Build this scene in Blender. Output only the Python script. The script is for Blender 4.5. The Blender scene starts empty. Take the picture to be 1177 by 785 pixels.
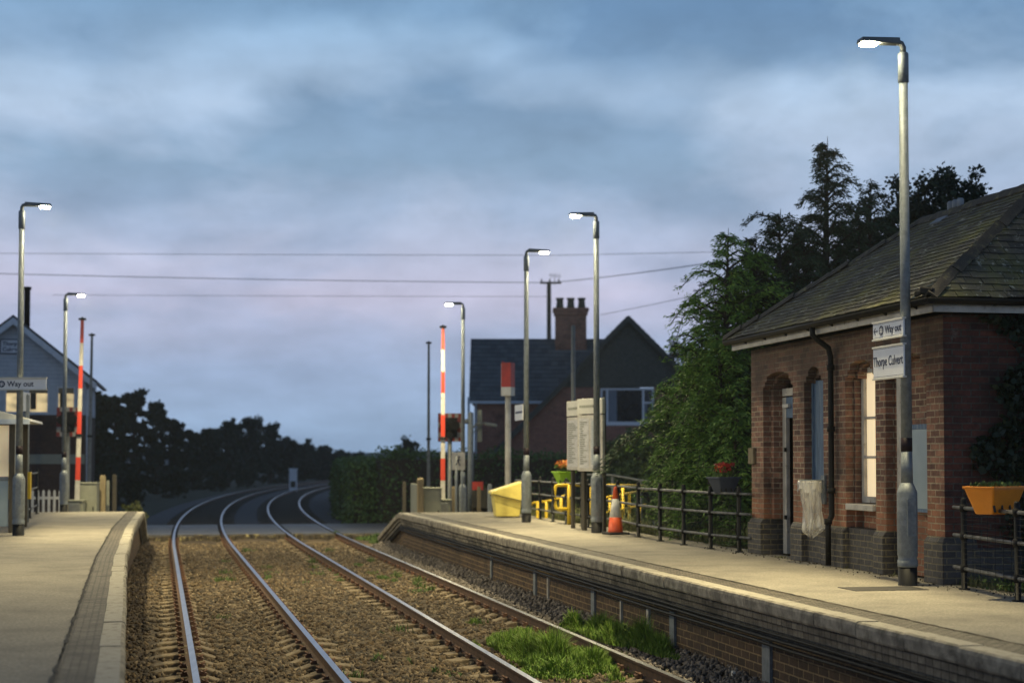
import bpy, bmesh, math, random
import numpy as np
from mathutils import Vector, Matrix

# ------------------------------------------------------------------ camera, sky, light, exposure
scene = bpy.context.scene
C = scene.collection
R = math.radians
F = 1850.0            # focal length in photograph pixels (photograph 1177 wide)
CAM_Z = 1.4           # eye height above the platform surface (z = 0)
PITCH = R(2.1)
cd = bpy.data.cameras.new('camera')
cam = bpy.data.objects.new('camera', cd); C.objects.link(cam)
cam.location = (0, 0, CAM_Z)
cam.rotation_euler = (math.pi/2 + PITCH, 0, 0)
cd.sensor_width = 36.0; cd.lens = F/1177*36
PY0 = 527 - F*math.tan(PITCH)
cd.shift_y = (PY0 - 392.5)/1177
cd.clip_start = 0.1; cd.clip_end = 6000
cd.dof.use_dof = True; cd.dof.focus_distance = 19.0; cd.dof.aperture_fstop = 1.4
scene.camera = cam
scene.view_settings.view_transform = 'Standard'
scene.view_settings.look = 'None'
scene.view_settings.exposure = 0.0
scene.view_settings.gamma = 1.0

SUN_EL, SUN_AZ = R(14), R(-60)
world = bpy.data.worlds.new('World'); scene.world = world
world.use_nodes = True
nt = world.node_tree; nt.nodes.clear()
def N(t, **k):
    n = nt.nodes.new(t)
    for a, b in k.items(): setattr(n, a, b)
    return n
def ramp(n, pts, interp='LINEAR'):
    r = n.color_ramp; r.interpolation = interp
    while len(r.elements) < len(pts): r.elements.new(0.5)
    for e, (p, c) in zip(r.elements, pts):
        e.position = p; e.color = (c[0], c[1], c[2], 1)
def s2l(r, g, b):
    f = lambda c: (c/255/12.92) if c/255 <= .04045 else ((c/255+.055)/1.055)**2.4
    return (f(r), f(g), f(b))
L = nt.links.new
tc = N('ShaderNodeTexCoord')
sep = N('ShaderNodeSeparateXYZ'); L(tc.outputs['Generated'], sep.inputs[0])
# clear-dusk gradient by height above the horizon (z = sin elevation)
grad = N('ShaderNodeValToRGB'); 
mr = N('ShaderNodeMapRange'); L(sep.outputs['Z'], mr.inputs['Value'])
mr.inputs['From Min'].default_value = -0.02; mr.inputs['From Max'].default_value = 0.60
L(mr.outputs[0], grad.inputs[0])
def zp(z): return (z+0.02)/0.62
ramp(grad, [(zp(-.02), s2l(156,184,216)), (zp(.02), s2l(158,184,216)), (zp(.055), s2l(158,178,210)),
            (zp(.10), s2l(194,194,218)), (zp(.145), s2l(180,194,220)), (zp(.21), s2l(178,200,226)),
            (zp(.27), s2l(142,178,212)), (zp(.45), s2l(84,110,142))])
# clouds: noise on a flat layer seen in perspective
ad = N('ShaderNodeMath', operation='ADD'); L(sep.outputs['Z'], ad.inputs[0]); ad.inputs[1].default_value = 0.30
dx = N('ShaderNodeMath', operation='DIVIDE'); L(sep.outputs['X'], dx.inputs[0]); L(ad.outputs[0], dx.inputs[1])
dy = N('ShaderNodeMath', operation='DIVIDE'); L(sep.outputs['Y'], dy.inputs[0]); L(ad.outputs[0], dy.inputs[1])
cb = N('ShaderNodeCombineXYZ'); L(dx.outputs[0], cb.inputs[0]); L(dy.outputs[0], cb.inputs[1])
mp = N('ShaderNodeMapping'); L(cb.outputs[0], mp.inputs[0])
mp.inputs['Scale'].default_value = (2.3, 2.1, 1); mp.inputs['Location'].default_value = (3.35, 0.7, 0)
n1 = N('ShaderNodeTexNoise'); L(mp.outputs[0], n1.inputs['Vector'])
n1.inputs['Scale'].default_value = 0.95; n1.inputs['Detail'].default_value = 7; n1.inputs['Roughness'].default_value = .56; n1.inputs['Distortion'].default_value = .35
cr = N('ShaderNodeValToRGB'); L(n1.outputs['Fac'], cr.inputs[0])
ramp(cr, [(.40, (0,0,0)), (.62, (1,1,1))], 'EASE')
nw = N('ShaderNodeTexNoise'); L(mp.outputs[0], nw.inputs['Vector']); nw.inputs['Scale'].default_value = .8; nw.inputs['Detail'].default_value = 4
wz = N('ShaderNodeMath', operation='MULTIPLY_ADD'); L(nw.outputs['Fac'], wz.inputs[0]); wz.inputs[1].default_value = .16; L(sep.outputs['Z'], wz.inputs[2])
wz2 = N('ShaderNodeMath', operation='SUBTRACT'); L(wz.outputs[0], wz2.inputs[0]); wz2.inputs[1].default_value = .08
bmr = N('ShaderNodeMapRange'); L(wz2.outputs[0], bmr.inputs['Value']); bmr.inputs['From Min'].default_value = -.02; bmr.inputs['From Max'].default_value = .6
band = N('ShaderNodeValToRGB'); L(bmr.outputs[0], band.inputs[0])
g_ = lambda v: (v, v, v)
ramp(band, [(zp(.03), g_(.25)), (zp(.075), g_(.62)), (zp(.108), g_(.02)), (zp(.145), g_(.35)), (zp(.178), g_(.85)), (zp(.215), g_(.0)), (zp(.25), g_(.85)), (zp(.4), g_(.8))], 'EASE')
mixb = N('ShaderNodeMath', operation='MULTIPLY_ADD'); L(cr.outputs[0], mixb.inputs[0]); mixb.inputs[1].default_value = .75; 
bsc = N('ShaderNodeMath', operation='MULTIPLY_ADD'); L(band.outputs[0], bsc.inputs[0]); bsc.inputs[1].default_value = .9; bsc.inputs[2].default_value = -.32
L(bsc.outputs[0], mixb.inputs[2]); mixb.use_clamp = True
# cloud layer fades out right at the horizon
fade = N('ShaderNodeMapRange'); L(sep.outputs['Z'], fade.inputs['Value'])
fade.inputs['From Min'].default_value = 0.015; fade.inputs['From Max'].default_value = 0.11
mf = N('ShaderNodeMath', operation='MULTIPLY'); L(mixb.outputs[0], mf.inputs[0]); L(fade.outputs[0], mf.inputs[1])
cc = N('ShaderNodeValToRGB'); L(mr.outputs[0], cc.inputs[0])
ramp(cc, [(zp(0), s2l(148,174,206)), (zp(.10), s2l(160,174,204)), (zp(.18), s2l(138,165,193)), (zp(.27), s2l(108,142,178)), (zp(.45), s2l(62,82,110))])
mx = N('ShaderNodeMixRGB'); L(mf.outputs[0], mx.inputs[0]); L(grad.outputs[0], mx.inputs[1]); L(cc.outputs[0], mx.inputs[2])
# second, finer wisps
n2 = N('ShaderNodeTexNoise'); L(mp.outputs[0], n2.inputs['Vector'])
n2.inputs['Scale'].default_value = 2.6; n2.inputs['Detail'].default_value = 6; n2.inputs['Roughness'].default_value = .6
c2 = N('ShaderNodeMapRange'); L(n2.outputs['Fac'], c2.inputs['Value'])
c2.inputs['From Min'].default_value = .3; c2.inputs['From Max'].default_value = .7; c2.inputs['To Min'].default_value = .90; c2.inputs['To Max'].default_value = 1.16
mm = N('ShaderNodeVectorMath', operation='SCALE'); L(mx.outputs[0], mm.inputs[0]); L(c2.outputs[0], mm.inputs['Scale'])
bg = N('ShaderNodeBackground'); L(mm.outputs[0], bg.inputs[0]); bg.inputs[1].default_value = 1.0
sk = N('ShaderNodeTexSky'); sk.sky_type = 'NISHITA'; sk.sun_disc = False
sk.sun_elevation = R(1.0); sk.sun_rotation = SUN_AZ
bg2 = N('ShaderNodeBackground'); L(sk.outputs[0], bg2.inputs[0]); bg2.inputs[1].default_value = 0.004
ash = N('ShaderNodeAddShader'); L(bg.outputs[0], ash.inputs[0]); L(bg2.outputs[0], ash.inputs[1])
wo = N('ShaderNodeOutputWorld'); L(ash.outputs[0], wo.inputs[0])

sd = bpy.data.lights.new('sun', 'SUN'); sd.energy = 0.03; sd.angle = R(40); sd.color = (1, .86, .85)
sun = bpy.data.objects.new('sun', sd); C.objects.link(sun)
sun.rotation_euler = (math.pi/2 - SUN_EL, 0, -SUN_AZ + math.pi)

LAMP_W = 720.0
LSIGN = -1
LAMP_COL = (1.0, 0.84, 0.47)

# ------------------------------------------------------------------ pixel <-> world helpers (used once, to measure where things stand)
_c, _s = math.cos(PITCH), math.sin(PITCH)
def ray(px, py):
    u = (px-588.5)/F; v = (PY0-py)/F
    return u, _c - v*_s, _s + v*_c          # x, y, z for unit forward depth
def at(px, py, Y):
    x, y, z = ray(px, py); k = Y/y
    return x*k, CAM_Z + z*k                 # X, Z at distance Y
def zat(py, Y, px=588.5): return at(px, py, Y)[1]
def xat(px, Y, py=560): return at(px, py, Y)[0]
def gnd(px, py, z=0.0):
    x, y, zz = ray(px, py); k = (z-CAM_Z)/zz
    return x*k, y*k
TH = math.atan(0.2047)                      # the platform buildings' direction, turned from +Y
AL = (-math.sin(TH), math.cos(TH)); RT = (math.cos(TH), math.sin(TH))

# ------------------------------------------------------------------ materials
def mat(name, c1, c2=None, rough=.7, metal=0, nscale=6, bump=0, bscale=None, spec=.5, detail=5, stretch=(1,1,1), coat=0, trans=0, c3=None, c3scale=1.2, c3amt=(.5,.65), bdist=.01, lo=.35, hi=.65):
    m = bpy.data.materials.new(name); m.use_nodes = True
    t = m.node_tree; b = t.nodes['Principled BSDF']; l = t.links.new
    b.inputs['Roughness'].default_value = rough; b.inputs['Metallic'].default_value = metal
    b.inputs['Specular IOR Level'].default_value = spec
    if coat: b.inputs['Coat Weight'].default_value = coat
    if trans: b.inputs['Transmission Weight'].default_value = trans
    co = t.nodes.new('ShaderNodeTexCoord'); mpg = t.nodes.new('ShaderNodeMapping'); l(co.outputs['Object'], mpg.inputs[0])
    mpg.inputs['Scale'].default_value = stretch
    n = t.nodes.new('ShaderNodeTexNoise'); l(mpg.outputs[0], n.inputs['Vector']); n.inputs['Scale'].default_value = nscale; n.inputs['Detail'].default_value = detail; n.inputs['Roughness'].default_value = .6
    if c2 is None: c2 = tuple(x*.7 for x in c1)
    r = t.nodes.new('ShaderNodeValToRGB'); l(n.outputs['Fac'], r.inputs[0]); ramp(r, [(lo, c2), (hi, c1)])
    out = r.outputs[0]
    if c3:
        n3 = t.nodes.new('ShaderNodeTexNoise'); l(mpg.outputs[0], n3.inputs['Vector']); n3.inputs['Scale'].default_value = c3scale; n3.inputs['Detail'].default_value = 8; n3.inputs['Roughness'].default_value = .65
        m3 = t.nodes.new('ShaderNodeMapRange'); l(n3.outputs['Fac'], m3.inputs['Value']); m3.inputs['From Min'].default_value = c3amt[0]; m3.inputs['From Max'].default_value = c3amt[1]
        x3 = t.nodes.new('ShaderNodeMixRGB'); l(m3.outputs[0], x3.inputs[0]); l(out, x3.inputs[1]); x3.inputs[2].default_value = (*c3, 1); out = x3.outputs[0]
    l(out, b.inputs['Base Color'])
    if bump:
        nb = t.nodes.new('ShaderNodeTexNoise'); l(mpg.outputs[0], nb.inputs['Vector']); nb.inputs['Scale'].default_value = bscale or nscale*6; nb.inputs['Detail'].default_value = 6
        bp = t.nodes.new('ShaderNodeBump'); bp.inputs['Strength'].default_value = bump; bp.inputs['Distance'].default_value = bdist
        l(nb.outputs['Fac'], bp.inputs['Height']); l(bp.outputs[0], b.inputs['Normal'])
    return m

def brick(name, a, b_, mortar, bw=.225, rh=.075, ms=.009, grime=(.02,.018,.015), gamt=(.5,.75), gscale=1.1, rough=.85, bump=.9, off=.5, bias=0, c3=None, c3amt=(.55,.7), ztone=None):
    m = bpy.data.materials.new(name); m.use_nodes = True
    t = m.node_tree; p = t.nodes['Principled BSDF']; l = t.links.new
    p.inputs['Roughness'].default_value = rough; p.inputs['Specular IOR Level'].default_value = .35
    co = t.nodes.new('ShaderNodeTexCoord')
    wn = t.nodes.new('ShaderNodeTexNoise'); l(co.outputs['UV'], wn.inputs['Vector']); wn.inputs['Scale'].default_value = 9
    wa = t.nodes.new('ShaderNodeVectorMath'); wa.operation = 'MULTIPLY_ADD'; l(wn.outputs['Color'], wa.inputs[0]); wa.inputs[1].default_value = (.012,.008,0); l(co.outputs['UV'], wa.inputs[2])
    br = t.nodes.new('ShaderNodeTexBrick'); l(wa.outputs[0], br.inputs['Vector'])
    br.inputs['Scale'].default_value = 1; br.inputs['Brick Width'].default_value = bw; br.inputs['Row Height'].default_value = rh
    br.inputs['Mortar Size'].default_value = ms; br.inputs['Mortar Smooth'].default_value = .35; br.offset = off; br.inputs['Bias'].default_value = bias
    br.inputs['Color1'].default_value = (*a, 1); br.inputs['Color2'].default_value = (*b_, 1); br.inputs['Mortar'].default_value = (*mortar, 1)
    n = t.nodes.new('ShaderNodeTexNoise'); l(co.outputs['Object'], n.inputs['Vector']); n.inputs['Scale'].default_value = 14; n.inputs['Detail'].default_value = 7; n.inputs['Roughness'].default_value = .7
    mr_ = t.nodes.new('ShaderNodeMapRange'); l(n.outputs['Fac'], mr_.inputs['Value']); mr_.inputs['From Min'].default_value = .3; mr_.inputs['From Max'].default_value = .7; mr_.inputs['To Min'].default_value = .62; mr_.inputs['To Max'].default_value = 1.3
    sc = t.nodes.new('ShaderNodeVectorMath'); sc.operation = 'SCALE'; l(br.outputs['Color'], sc.inputs[0]); l(mr_.outputs[0], sc.inputs['Scale'])
    g = t.nodes.new('ShaderNodeTexNoise'); l(co.outputs['Object'], g.inputs['Vector']); g.inputs['Scale'].default_value = gscale; g.inputs['Detail'].default_value = 8; g.inputs['Roughness'].default_value = .65
    gm = t.nodes.new('ShaderNodeMapRange'); l(g.outputs['Fac'], gm.inputs['Value']); gm.inputs['From Min'].default_value = gamt[0]; gm.inputs['From Max'].default_value = gamt[1]; gm.inputs['To Max'].default_value = .85
    x = t.nodes.new('ShaderNodeMixRGB'); l(gm.outputs[0], x.inputs[0]); l(sc.outputs[0], x.inputs[1]); x.inputs[2].default_value = (*grime, 1)
    out = x.outputs[0]
    if c3:
        g3 = t.nodes.new('ShaderNodeTexNoise'); l(co.outputs['Object'], g3.inputs['Vector']); g3.inputs['Scale'].default_value = 3.1; g3.inputs['Detail'].default_value = 8; g3.inputs['Roughness'].default_value = .7
        m3 = t.nodes.new('ShaderNodeMapRange'); l(g3.outputs['Fac'], m3.inputs['Value']); m3.inputs['From Min'].default_value = c3amt[0]; m3.inputs['From Max'].default_value = c3amt[1]; m3.inputs['To Max'].default_value = .8
        x3 = t.nodes.new('ShaderNodeMixRGB'); l(m3.outputs[0], x3.inputs[0]); l(out, x3.inputs[1]); x3.inputs[2].default_value = (*c3, 1); out = x3.outputs[0]
    if ztone:   # newer orange bricks low down, darker towards the eaves
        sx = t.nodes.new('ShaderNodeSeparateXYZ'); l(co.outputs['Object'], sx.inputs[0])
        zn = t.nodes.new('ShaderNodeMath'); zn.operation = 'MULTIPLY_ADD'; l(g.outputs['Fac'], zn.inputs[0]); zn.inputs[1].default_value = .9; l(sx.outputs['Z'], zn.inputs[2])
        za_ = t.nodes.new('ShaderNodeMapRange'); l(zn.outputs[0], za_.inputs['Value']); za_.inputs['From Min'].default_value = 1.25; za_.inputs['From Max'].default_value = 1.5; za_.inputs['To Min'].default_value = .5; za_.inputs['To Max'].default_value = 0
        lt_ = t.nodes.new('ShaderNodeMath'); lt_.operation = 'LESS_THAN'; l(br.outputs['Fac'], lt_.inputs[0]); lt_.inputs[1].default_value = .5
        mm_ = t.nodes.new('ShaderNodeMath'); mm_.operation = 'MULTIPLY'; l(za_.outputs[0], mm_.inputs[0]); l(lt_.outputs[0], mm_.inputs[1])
        xa = t.nodes.new('ShaderNodeMixRGB'); l(mm_.outputs[0], xa.inputs[0]); l(out, xa.inputs[1]); xa.inputs[2].default_value = (*ztone[0], 1)
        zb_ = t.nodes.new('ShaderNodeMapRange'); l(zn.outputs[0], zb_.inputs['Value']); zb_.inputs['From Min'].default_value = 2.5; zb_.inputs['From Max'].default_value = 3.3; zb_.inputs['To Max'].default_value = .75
        xb = t.nodes.new('ShaderNodeMixRGB'); l(zb_.outputs[0], xb.inputs[0]); l(xa.outputs[0], xb.inputs[1]); xb.inputs[2].default_value = (*ztone[1], 1); out = xb.outputs[0]
    l(out, p.inputs['Base Color'])
    hm = t.nodes.new('ShaderNodeMath'); hm.operation = 'MULTIPLY_ADD'; l(br.outputs['Fac'], hm.inputs[0]); hm.inputs[1].default_value = -1
    l(n.outputs['Fac'], hm.inputs[2])
    bp = t.nodes.new('ShaderNodeBump'); bp.inputs['Strength'].default_value = bump; bp.inputs['Distance'].default_value = .012
    l(hm.outputs[0], bp.inputs['Height']); l(bp.outputs[0], p.inputs['Normal'])
    return m

def island(name, cols, rough=.8, bump=.4, bscale=40, lichen=None, lamt=(.55,.7), lscale=3, trans=0, spec=.4, streak=None):
    """colour that differs from loose piece to loose piece (slates, stones, leaves)"""
    m = bpy.data.materials.new(name); m.use_nodes = True
    t = m.node_tree; p = t.nodes['Principled BSDF']; l = t.links.new
    p.inputs['Roughness'].default_value = rough; p.inputs['Specular IOR Level'].default_value = spec
    g = t.nodes.new('ShaderNodeNewGeometry'); r = t.nodes.new('ShaderNodeValToRGB'); l(g.outputs['Random Per Island'], r.inputs[0])
    ramp(r, [(i/max(1, len(cols)-1), c) for i, c in enumerate(cols)])
    out = r.outputs[0]; co = t.nodes.new('ShaderNodeTexCoord')
    for cfg in ([(lichen, lamt, lscale, (1,1,1))] if lichen else []) + ([(streak, (.57,.64), 5, (2.6,.7,2.6))] if streak else []):
        n = t.nodes.new('ShaderNodeTexNoise'); mpg = t.nodes.new('ShaderNodeMapping'); l(co.outputs['Object'], mpg.inputs[0]); mpg.inputs['Scale'].default_value = cfg[3]
        l(mpg.outputs[0], n.inputs['Vector']); n.inputs['Scale'].default_value = cfg[2]; n.inputs['Detail'].default_value = 9; n.inputs['Roughness'].default_value = .72
        mr_ = t.nodes.new('ShaderNodeMapRange'); l(n.outputs['Fac'], mr_.inputs['Value']); mr_.inputs['From Min'].default_value = cfg[1][0]; mr_.inputs['From Max'].default_value = cfg[1][1]
        x = t.nodes.new('ShaderNodeMixRGB'); l(mr_.outputs[0], x.inputs[0]); l(out, x.inputs[1]); x.inputs[2].default_value = (*cfg[0], 1); out = x.outputs[0]
    l(out, p.inputs['Base Color'])
    if bump:
        nb = t.nodes.new('ShaderNodeTexNoise'); l(co.outputs['Object'], nb.inputs['Vector']); nb.inputs['Scale'].default_value = bscale; nb.inputs['Detail'].default_value = 5
        bp = t.nodes.new('ShaderNodeBump'); bp.inputs['Strength'].default_value = bump; bp.inputs['Distance'].default_value = .01
        l(nb.outputs['Fac'], bp.inputs['Height']); l(bp.outputs[0], p.inputs['Normal'])
    return m

def emis(name, col, strength, noise=None):
    m = bpy.data.materials.new(name); m.use_nodes = True
    t = m.node_tree; p = t.nodes['Principled BSDF']; l = t.links.new
    p.inputs['Base Color'].default_value = (*[min(1, c) for c in col], 1); p.inputs['Roughness'].default_value = .4
    p.inputs['Emission Color'].default_value = (*col, 1); p.inputs['Emission Strength'].default_value = strength
    if noise:
        co = t.nodes.new('ShaderNodeTexCoord'); mpg = t.nodes.new('ShaderNodeMapping'); l(co.outputs['Object'], mpg.inputs[0]); mpg.inputs['Scale'].default_value = noise[1]
        n = t.nodes.new('ShaderNodeTexNoise'); l(mpg.outputs[0], n.inputs['Vector']); n.inputs['Scale'].default_value = noise[0]; n.inputs['Detail'].default_value = 3
        mr_ = t.nodes.new('ShaderNodeMapRange'); l(n.outputs['Fac'], mr_.inputs['Value']); mr_.inputs['From Min'].default_value = .3; mr_.inputs['From Max'].default_value = .7
        mr_.inputs['To Min'].default_value = noise[2]*strength; mr_.inputs['To Max'].default_value = strength
        l(mr_.outputs[0], p.inputs['Emission Strength'])
    return m

M = {}
M['brick'] = brick('weathered_red_brick', (.38,.195,.125), (.125,.068,.052), (.42,.34,.23), gamt=(.46,.72), grime=(.045,.032,.026), c3=(.30,.115,.06), c3amt=(.55,.72), ztone=((.36,.145,.07), (.05,.036,.028)))
M['brick_gable'] = brick('dark_red_brick', (.15,.05,.032), (.065,.028,.022), (.10,.085,.07), gamt=(.45,.7), grime=(.022,.018,.016), c3=(.18,.16,.14), c3amt=(.6,.75))  # darker copy of the facade brick; the end wall's shade is in its colour
M['blue_brick'] = brick('blue_engineering_brick', (.075,.07,.068), (.045,.042,.043), (.17,.145,.09), gamt=(.6,.85), rough=.6, c3=(.14,.12,.08), c3amt=(.62,.8))
M['plat_brick'] = brick('platform_brick', (.085,.052,.032), (.04,.026,.018), (.24,.17,.09), bw=.24, rh=.088, ms=.009, gamt=(.5,.75), grime=(.02,.016,.012), c3=(.14,.11,.075), c3amt=(.62,.72))
M['corbel'] = brick('corbel_stained_brick', (.20,.18,.145), (.11,.098,.08), (.05,.045,.036), bw=.13, ms=.006, gamt=(.45,.62), grime=(.022,.02,.017), c3=(.24,.22,.18), c3amt=(.55,.7))
M['house_brick'] = brick('house_brick', (.34,.14,.10), (.24,.10,.075), (.26,.21,.18), gamt=(.55,.8))
M['box_brick'] = brick('signal_box_brick', (.07,.04,.03), (.05,.03,.025), (.07,.05,.04), gamt=(.5,.8))
M['coping'] = mat('worn_concrete_coping', (.34,.31,.245), (.19,.17,.135), .88, nscale=9, bump=.7, bscale=40, c3=(.10,.088,.068), c3scale=5, c3amt=(.42,.64))
M['coping_paint'] = mat('worn_white_coping_paint', (.50,.465,.38), (.30,.275,.22), .8, nscale=9, bump=.4, bscale=60, c3=(.16,.14,.105), c3scale=9, c3amt=(.44,.66))
M['tarmac'] = mat('old_platform_tarmac', (.37,.335,.27), (.15,.137,.11), .92, nscale=38, bump=1.0, bscale=90, c3=(.13,.12,.10), c3scale=1.3, c3amt=(.45,.80), bdist=.008, lo=.3, hi=.7)
M['setts'] = brick('blue_paver_band', (.19,.165,.13), (.10,.088,.07), (.03,.026,.021), bw=.115, rh=.06, ms=.010, gamt=(.5,.75), rough=.7)
M['crack'] = mat('dirt_in_joint', (.03,.026,.02), (.018,.016,.012), .95)
M['manhole'] = mat('cast_cover', (.06,.055,.05), (.03,.028,.026), .6, bump=.5, bscale=60)  # dark colour of the shadow painted at the lamp foot
M['road'] = mat('crossing_road', (.12,.12,.125), (.07,.07,.075), .5, nscale=3, bump=.5, bscale=80)
M['deck_edge'] = mat('rubber_deck_edge', (.09,.07,.045), (.04,.034,.025), .9, nscale=5, bump=.8, c3=(.42,.36,.17), c3scale=6, c3amt=(.55,.66))
M['ground'] = mat('rough_grass_ground', (.032,.045,.018), (.02,.022,.012), .95, nscale=1.5, bump=.9, bscale=12, bdist=.05)
M['ballast'] = mat('ballast_bed', (.070,.048,.026), (.018,.012,.007), .95, nscale=22, bump=1.0, bscale=26, c3=(.16,.115,.062), c3scale=.8, c3amt=(.45,.7), bdist=.05)
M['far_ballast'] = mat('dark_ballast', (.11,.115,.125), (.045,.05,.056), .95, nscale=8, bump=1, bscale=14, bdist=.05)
M['stone'] = island('ballast_stones', [(.026,.018,.011),(.075,.050,.027),(.22,.17,.11),(.038,.027,.016),(.125,.086,.046),(.08,.068,.052),(.02,.014,.010),(.155,.11,.062)], .9, bump=.3, bscale=30)
M['stone_grey'] = island('grey_ballast_stones', [(.06,.052,.047),(.12,.105,.095),(.20,.175,.155),(.09,.078,.07)], .9, bump=.3, bscale=30)
M['sleeper'] = mat('concrete_sleeper', (.21,.16,.098), (.10,.075,.042), .9, nscale=14, bump=.5, bscale=40, c3=(.10,.07,.04), c3scale=5)
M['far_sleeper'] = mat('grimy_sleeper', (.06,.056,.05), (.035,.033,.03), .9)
M['rail_web'] = mat('rusty_rail', (.10,.05,.026), (.05,.027,.016), .85, nscale=12, bump=.3)
M['rail_head'] = mat('polished_rail_head', (.42,.43,.46), (.32,.33,.37), .3, metal=1, nscale=3, stretch=(8,.4,1))
M['clip'] = mat('rusty_clip', (.14,.065,.035), (.07,.035,.02), .8)
M['galv'] = mat('galvanised_steel', (.21,.235,.25), (.14,.16,.175), .6, metal=.2, nscale=14, bump=.05)
M['black'] = mat('black_paint', (.007,.0075,.008), (.004,.004,.005), .6, spec=.25)
M['maroon'] = mat('dark_band', (.014,.005,.010), (.010,.004,.007), .6, spec=.25)
M['rail_top'] = mat('weathered_rail_paint', (.14,.145,.15), (.03,.032,.034), .5, nscale=9, stretch=(1,1,1))
M['white'] = mat('white_paint', (.62,.61,.57), (.50,.49,.45), .55, nscale=5, bump=.05)
M['sign_white'] = mat('sign_enamel', (.72,.73,.74), (.66,.67,.68), .35)
M['dirty_white'] = mat('dirty_white_paint', (.52,.50,.45), (.36,.34,.30), .6, nscale=4, bump=.15, c3=(.15,.12,.09), c3scale=9, c3amt=(.58,.72))
M['navy'] = mat('navy_lettering', (.012,.02,.055), (.012,.02,.055), .5)
M['blue_board'] = mat('blue_boarding', (.10,.17,.27), (.055,.10,.17), .6, nscale=9, stretch=(3,3,.4), c3=(.22,.26,.30), c3scale=6, c3amt=(.56,.7), bump=.2)
M['board'] = mat('pale_poster_panel', (.33,.40,.42), (.27,.34,.36), .3, nscale=2)
M['red'] = mat('red_paint', (.48,.035,.018), (.38,.03,.016), .45)
M['red_reflect'] = mat('red_reflective', (.55,.05,.02), (.5,.045,.02), .4)
M['orange'] = mat('orange_plastic', (.80,.27,.015), (.68,.215,.012), .42, nscale=3, bump=.08, bscale=60)
M['cone'] = mat('cone_orange', (.72,.10,.02), (.55,.07,.016), .5, nscale=9)
M['chq_red'] = mat('dull_red_border', (.17,.018,.014), (.12,.012,.01), .6)
M['chq_white'] = mat('dull_white_border', (.26,.25,.23), (.2,.19,.18), .6)
M['green_pl'] = mat('lime_plastic', (.28,.50,.03), (.22,.42,.025), .45)
M['grey_pl'] = mat('slate_plastic', (.045,.06,.09), (.035,.045,.07), .5)
M['yellow'] = mat('yellow_paint', (.72,.50,.02), (.55,.37,.015), .5)
M['bin_yellow'] = mat('pale_yellow_plastic', (.72,.60,.15), (.62,.50,.12), .5)
M['rubber'] = mat('dark_rubber', (.02,.02,.02), None, .8)
M['timber'] = mat('weathered_timber', (.26,.21,.12), (.14,.11,.065), .85, nscale=7, stretch=(6,6,.5), bump=.4)
M['dark_timber'] = mat('dark_timber', (.075,.065,.045), (.04,.035,.028), .85, nscale=7, stretch=(6,6,.5), bump=.4)
M['grey_board'] = mat('grey_green_cabinet', (.22,.23,.18), (.17,.175,.14), .6, nscale=3)
M['clapboard'] = mat('signal_box_boarding', (.34,.40,.47), (.27,.32,.39), .6, nscale=3)
M['barge'] = mat('barge_board', (.50,.56,.64), (.40,.46,.54), .6)
M['slate_far'] = mat('far_slate', (.04,.05,.065), (.025,.032,.042), .6, nscale=4)
M['tile_far'] = island('concrete_roof_tiles', [(.062,.08,.095),(.09,.112,.13),(.048,.062,.078)], .7, bump=0)
M['hung_tile'] = mat('tile_hanging', (.062,.07,.062), (.04,.046,.042), .8, nscale=8, bump=.6, bscale=20)
M['upvc'] = mat('upvc_frame', (.62,.66,.72), (.56,.6,.66), .4)
M['glass'] = mat('dark_glass', (.02,.026,.034), (.012,.016,.022), .08, spec=.7)
M['curtain'] = mat('net_curtain', (.20,.24,.30), (.10,.13,.17), .9, nscale=10, stretch=(6,1,.3))
M['slates'] = island('mossy_slates', [(.050,.046,.036),(.076,.069,.050),(.036,.034,.030),(.09,.083,.062),(.058,.053,.042)], .75, bump=.6, bscale=30, lichen=(.15,.145,.045), lamt=(.46,.70), lscale=1.6, streak=(.34,.34,.29))
M['ridge'] = mat('clay_ridge_tile', (.06,.052,.04), (.03,.026,.021), .85, nscale=8, bump=.6, c3=(.16,.15,.07), c3scale=6, c3amt=(.55,.68))
M['lead'] = mat('lead_flashing', (.20,.23,.27), (.14,.16,.19), .6)
M['gutter'] = mat('black_gutter', (.007,.007,.007), (.005,.005,.005), .6, c3=(.028,.030,.014), c3scale=9, c3amt=(.58,.7), spec=.25)
M['lampbody'] = mat('luminaire_body', (.14,.15,.15), (.10,.11,.11), .5, metal=.3)
M['bag'] = mat('polythene_bag', (.78,.76,.70), (.60,.58,.52), .25, nscale=4, stretch=(4,4,.7))
M['steel_thin'] = mat('dull_steel', (.20,.21,.20), (.13,.135,.13), .5, metal=.5)
M['wire'] = mat('overhead_wire', (.03,.035,.045), None, .7)
M['sticker'] = mat('green_notice', (.06,.16,.11), (.05,.13,.09), .5)
M['poster'] = mat('printed_notice', (.50,.50,.50), (.38,.38,.38), .4, nscale=9, stretch=(1,1,4))
M['header'] = mat('notice_header', (.58,.57,.50), (.50,.49,.43), .4)
M['lens'] = emis('lit_led_lens', (1.0, .90, .60), 260)
M['win_warm'] = emis('lit_blind', (1.0, .80, .50), .62, (1.2, (1,1,.6), .85))
M['box_warm'] = emis('signal_box_interior', (1.0, .74, .36), .75, (2.2, (1,1,1.6), .25))
M['shelter_warm'] = emis('shelter_interior', (1.0, .8, .5), .35, (1.5, (1,1,.7), .15))
M['bark'] = mat('bark', (.05,.04,.03), (.025,.02,.015), .95, nscale=6, stretch=(4,4,1), bump=.7)
M['leaf_dark'] = island('dark_leaves', [(.008,.018,.011),(.016,.032,.018),(.028,.05,.024)], .7, bump=0)
M['leaf_mid'] = island('mid_leaves', [(.035,.06,.024),(.06,.10,.035),(.085,.13,.045)], .65, bump=0)
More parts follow.
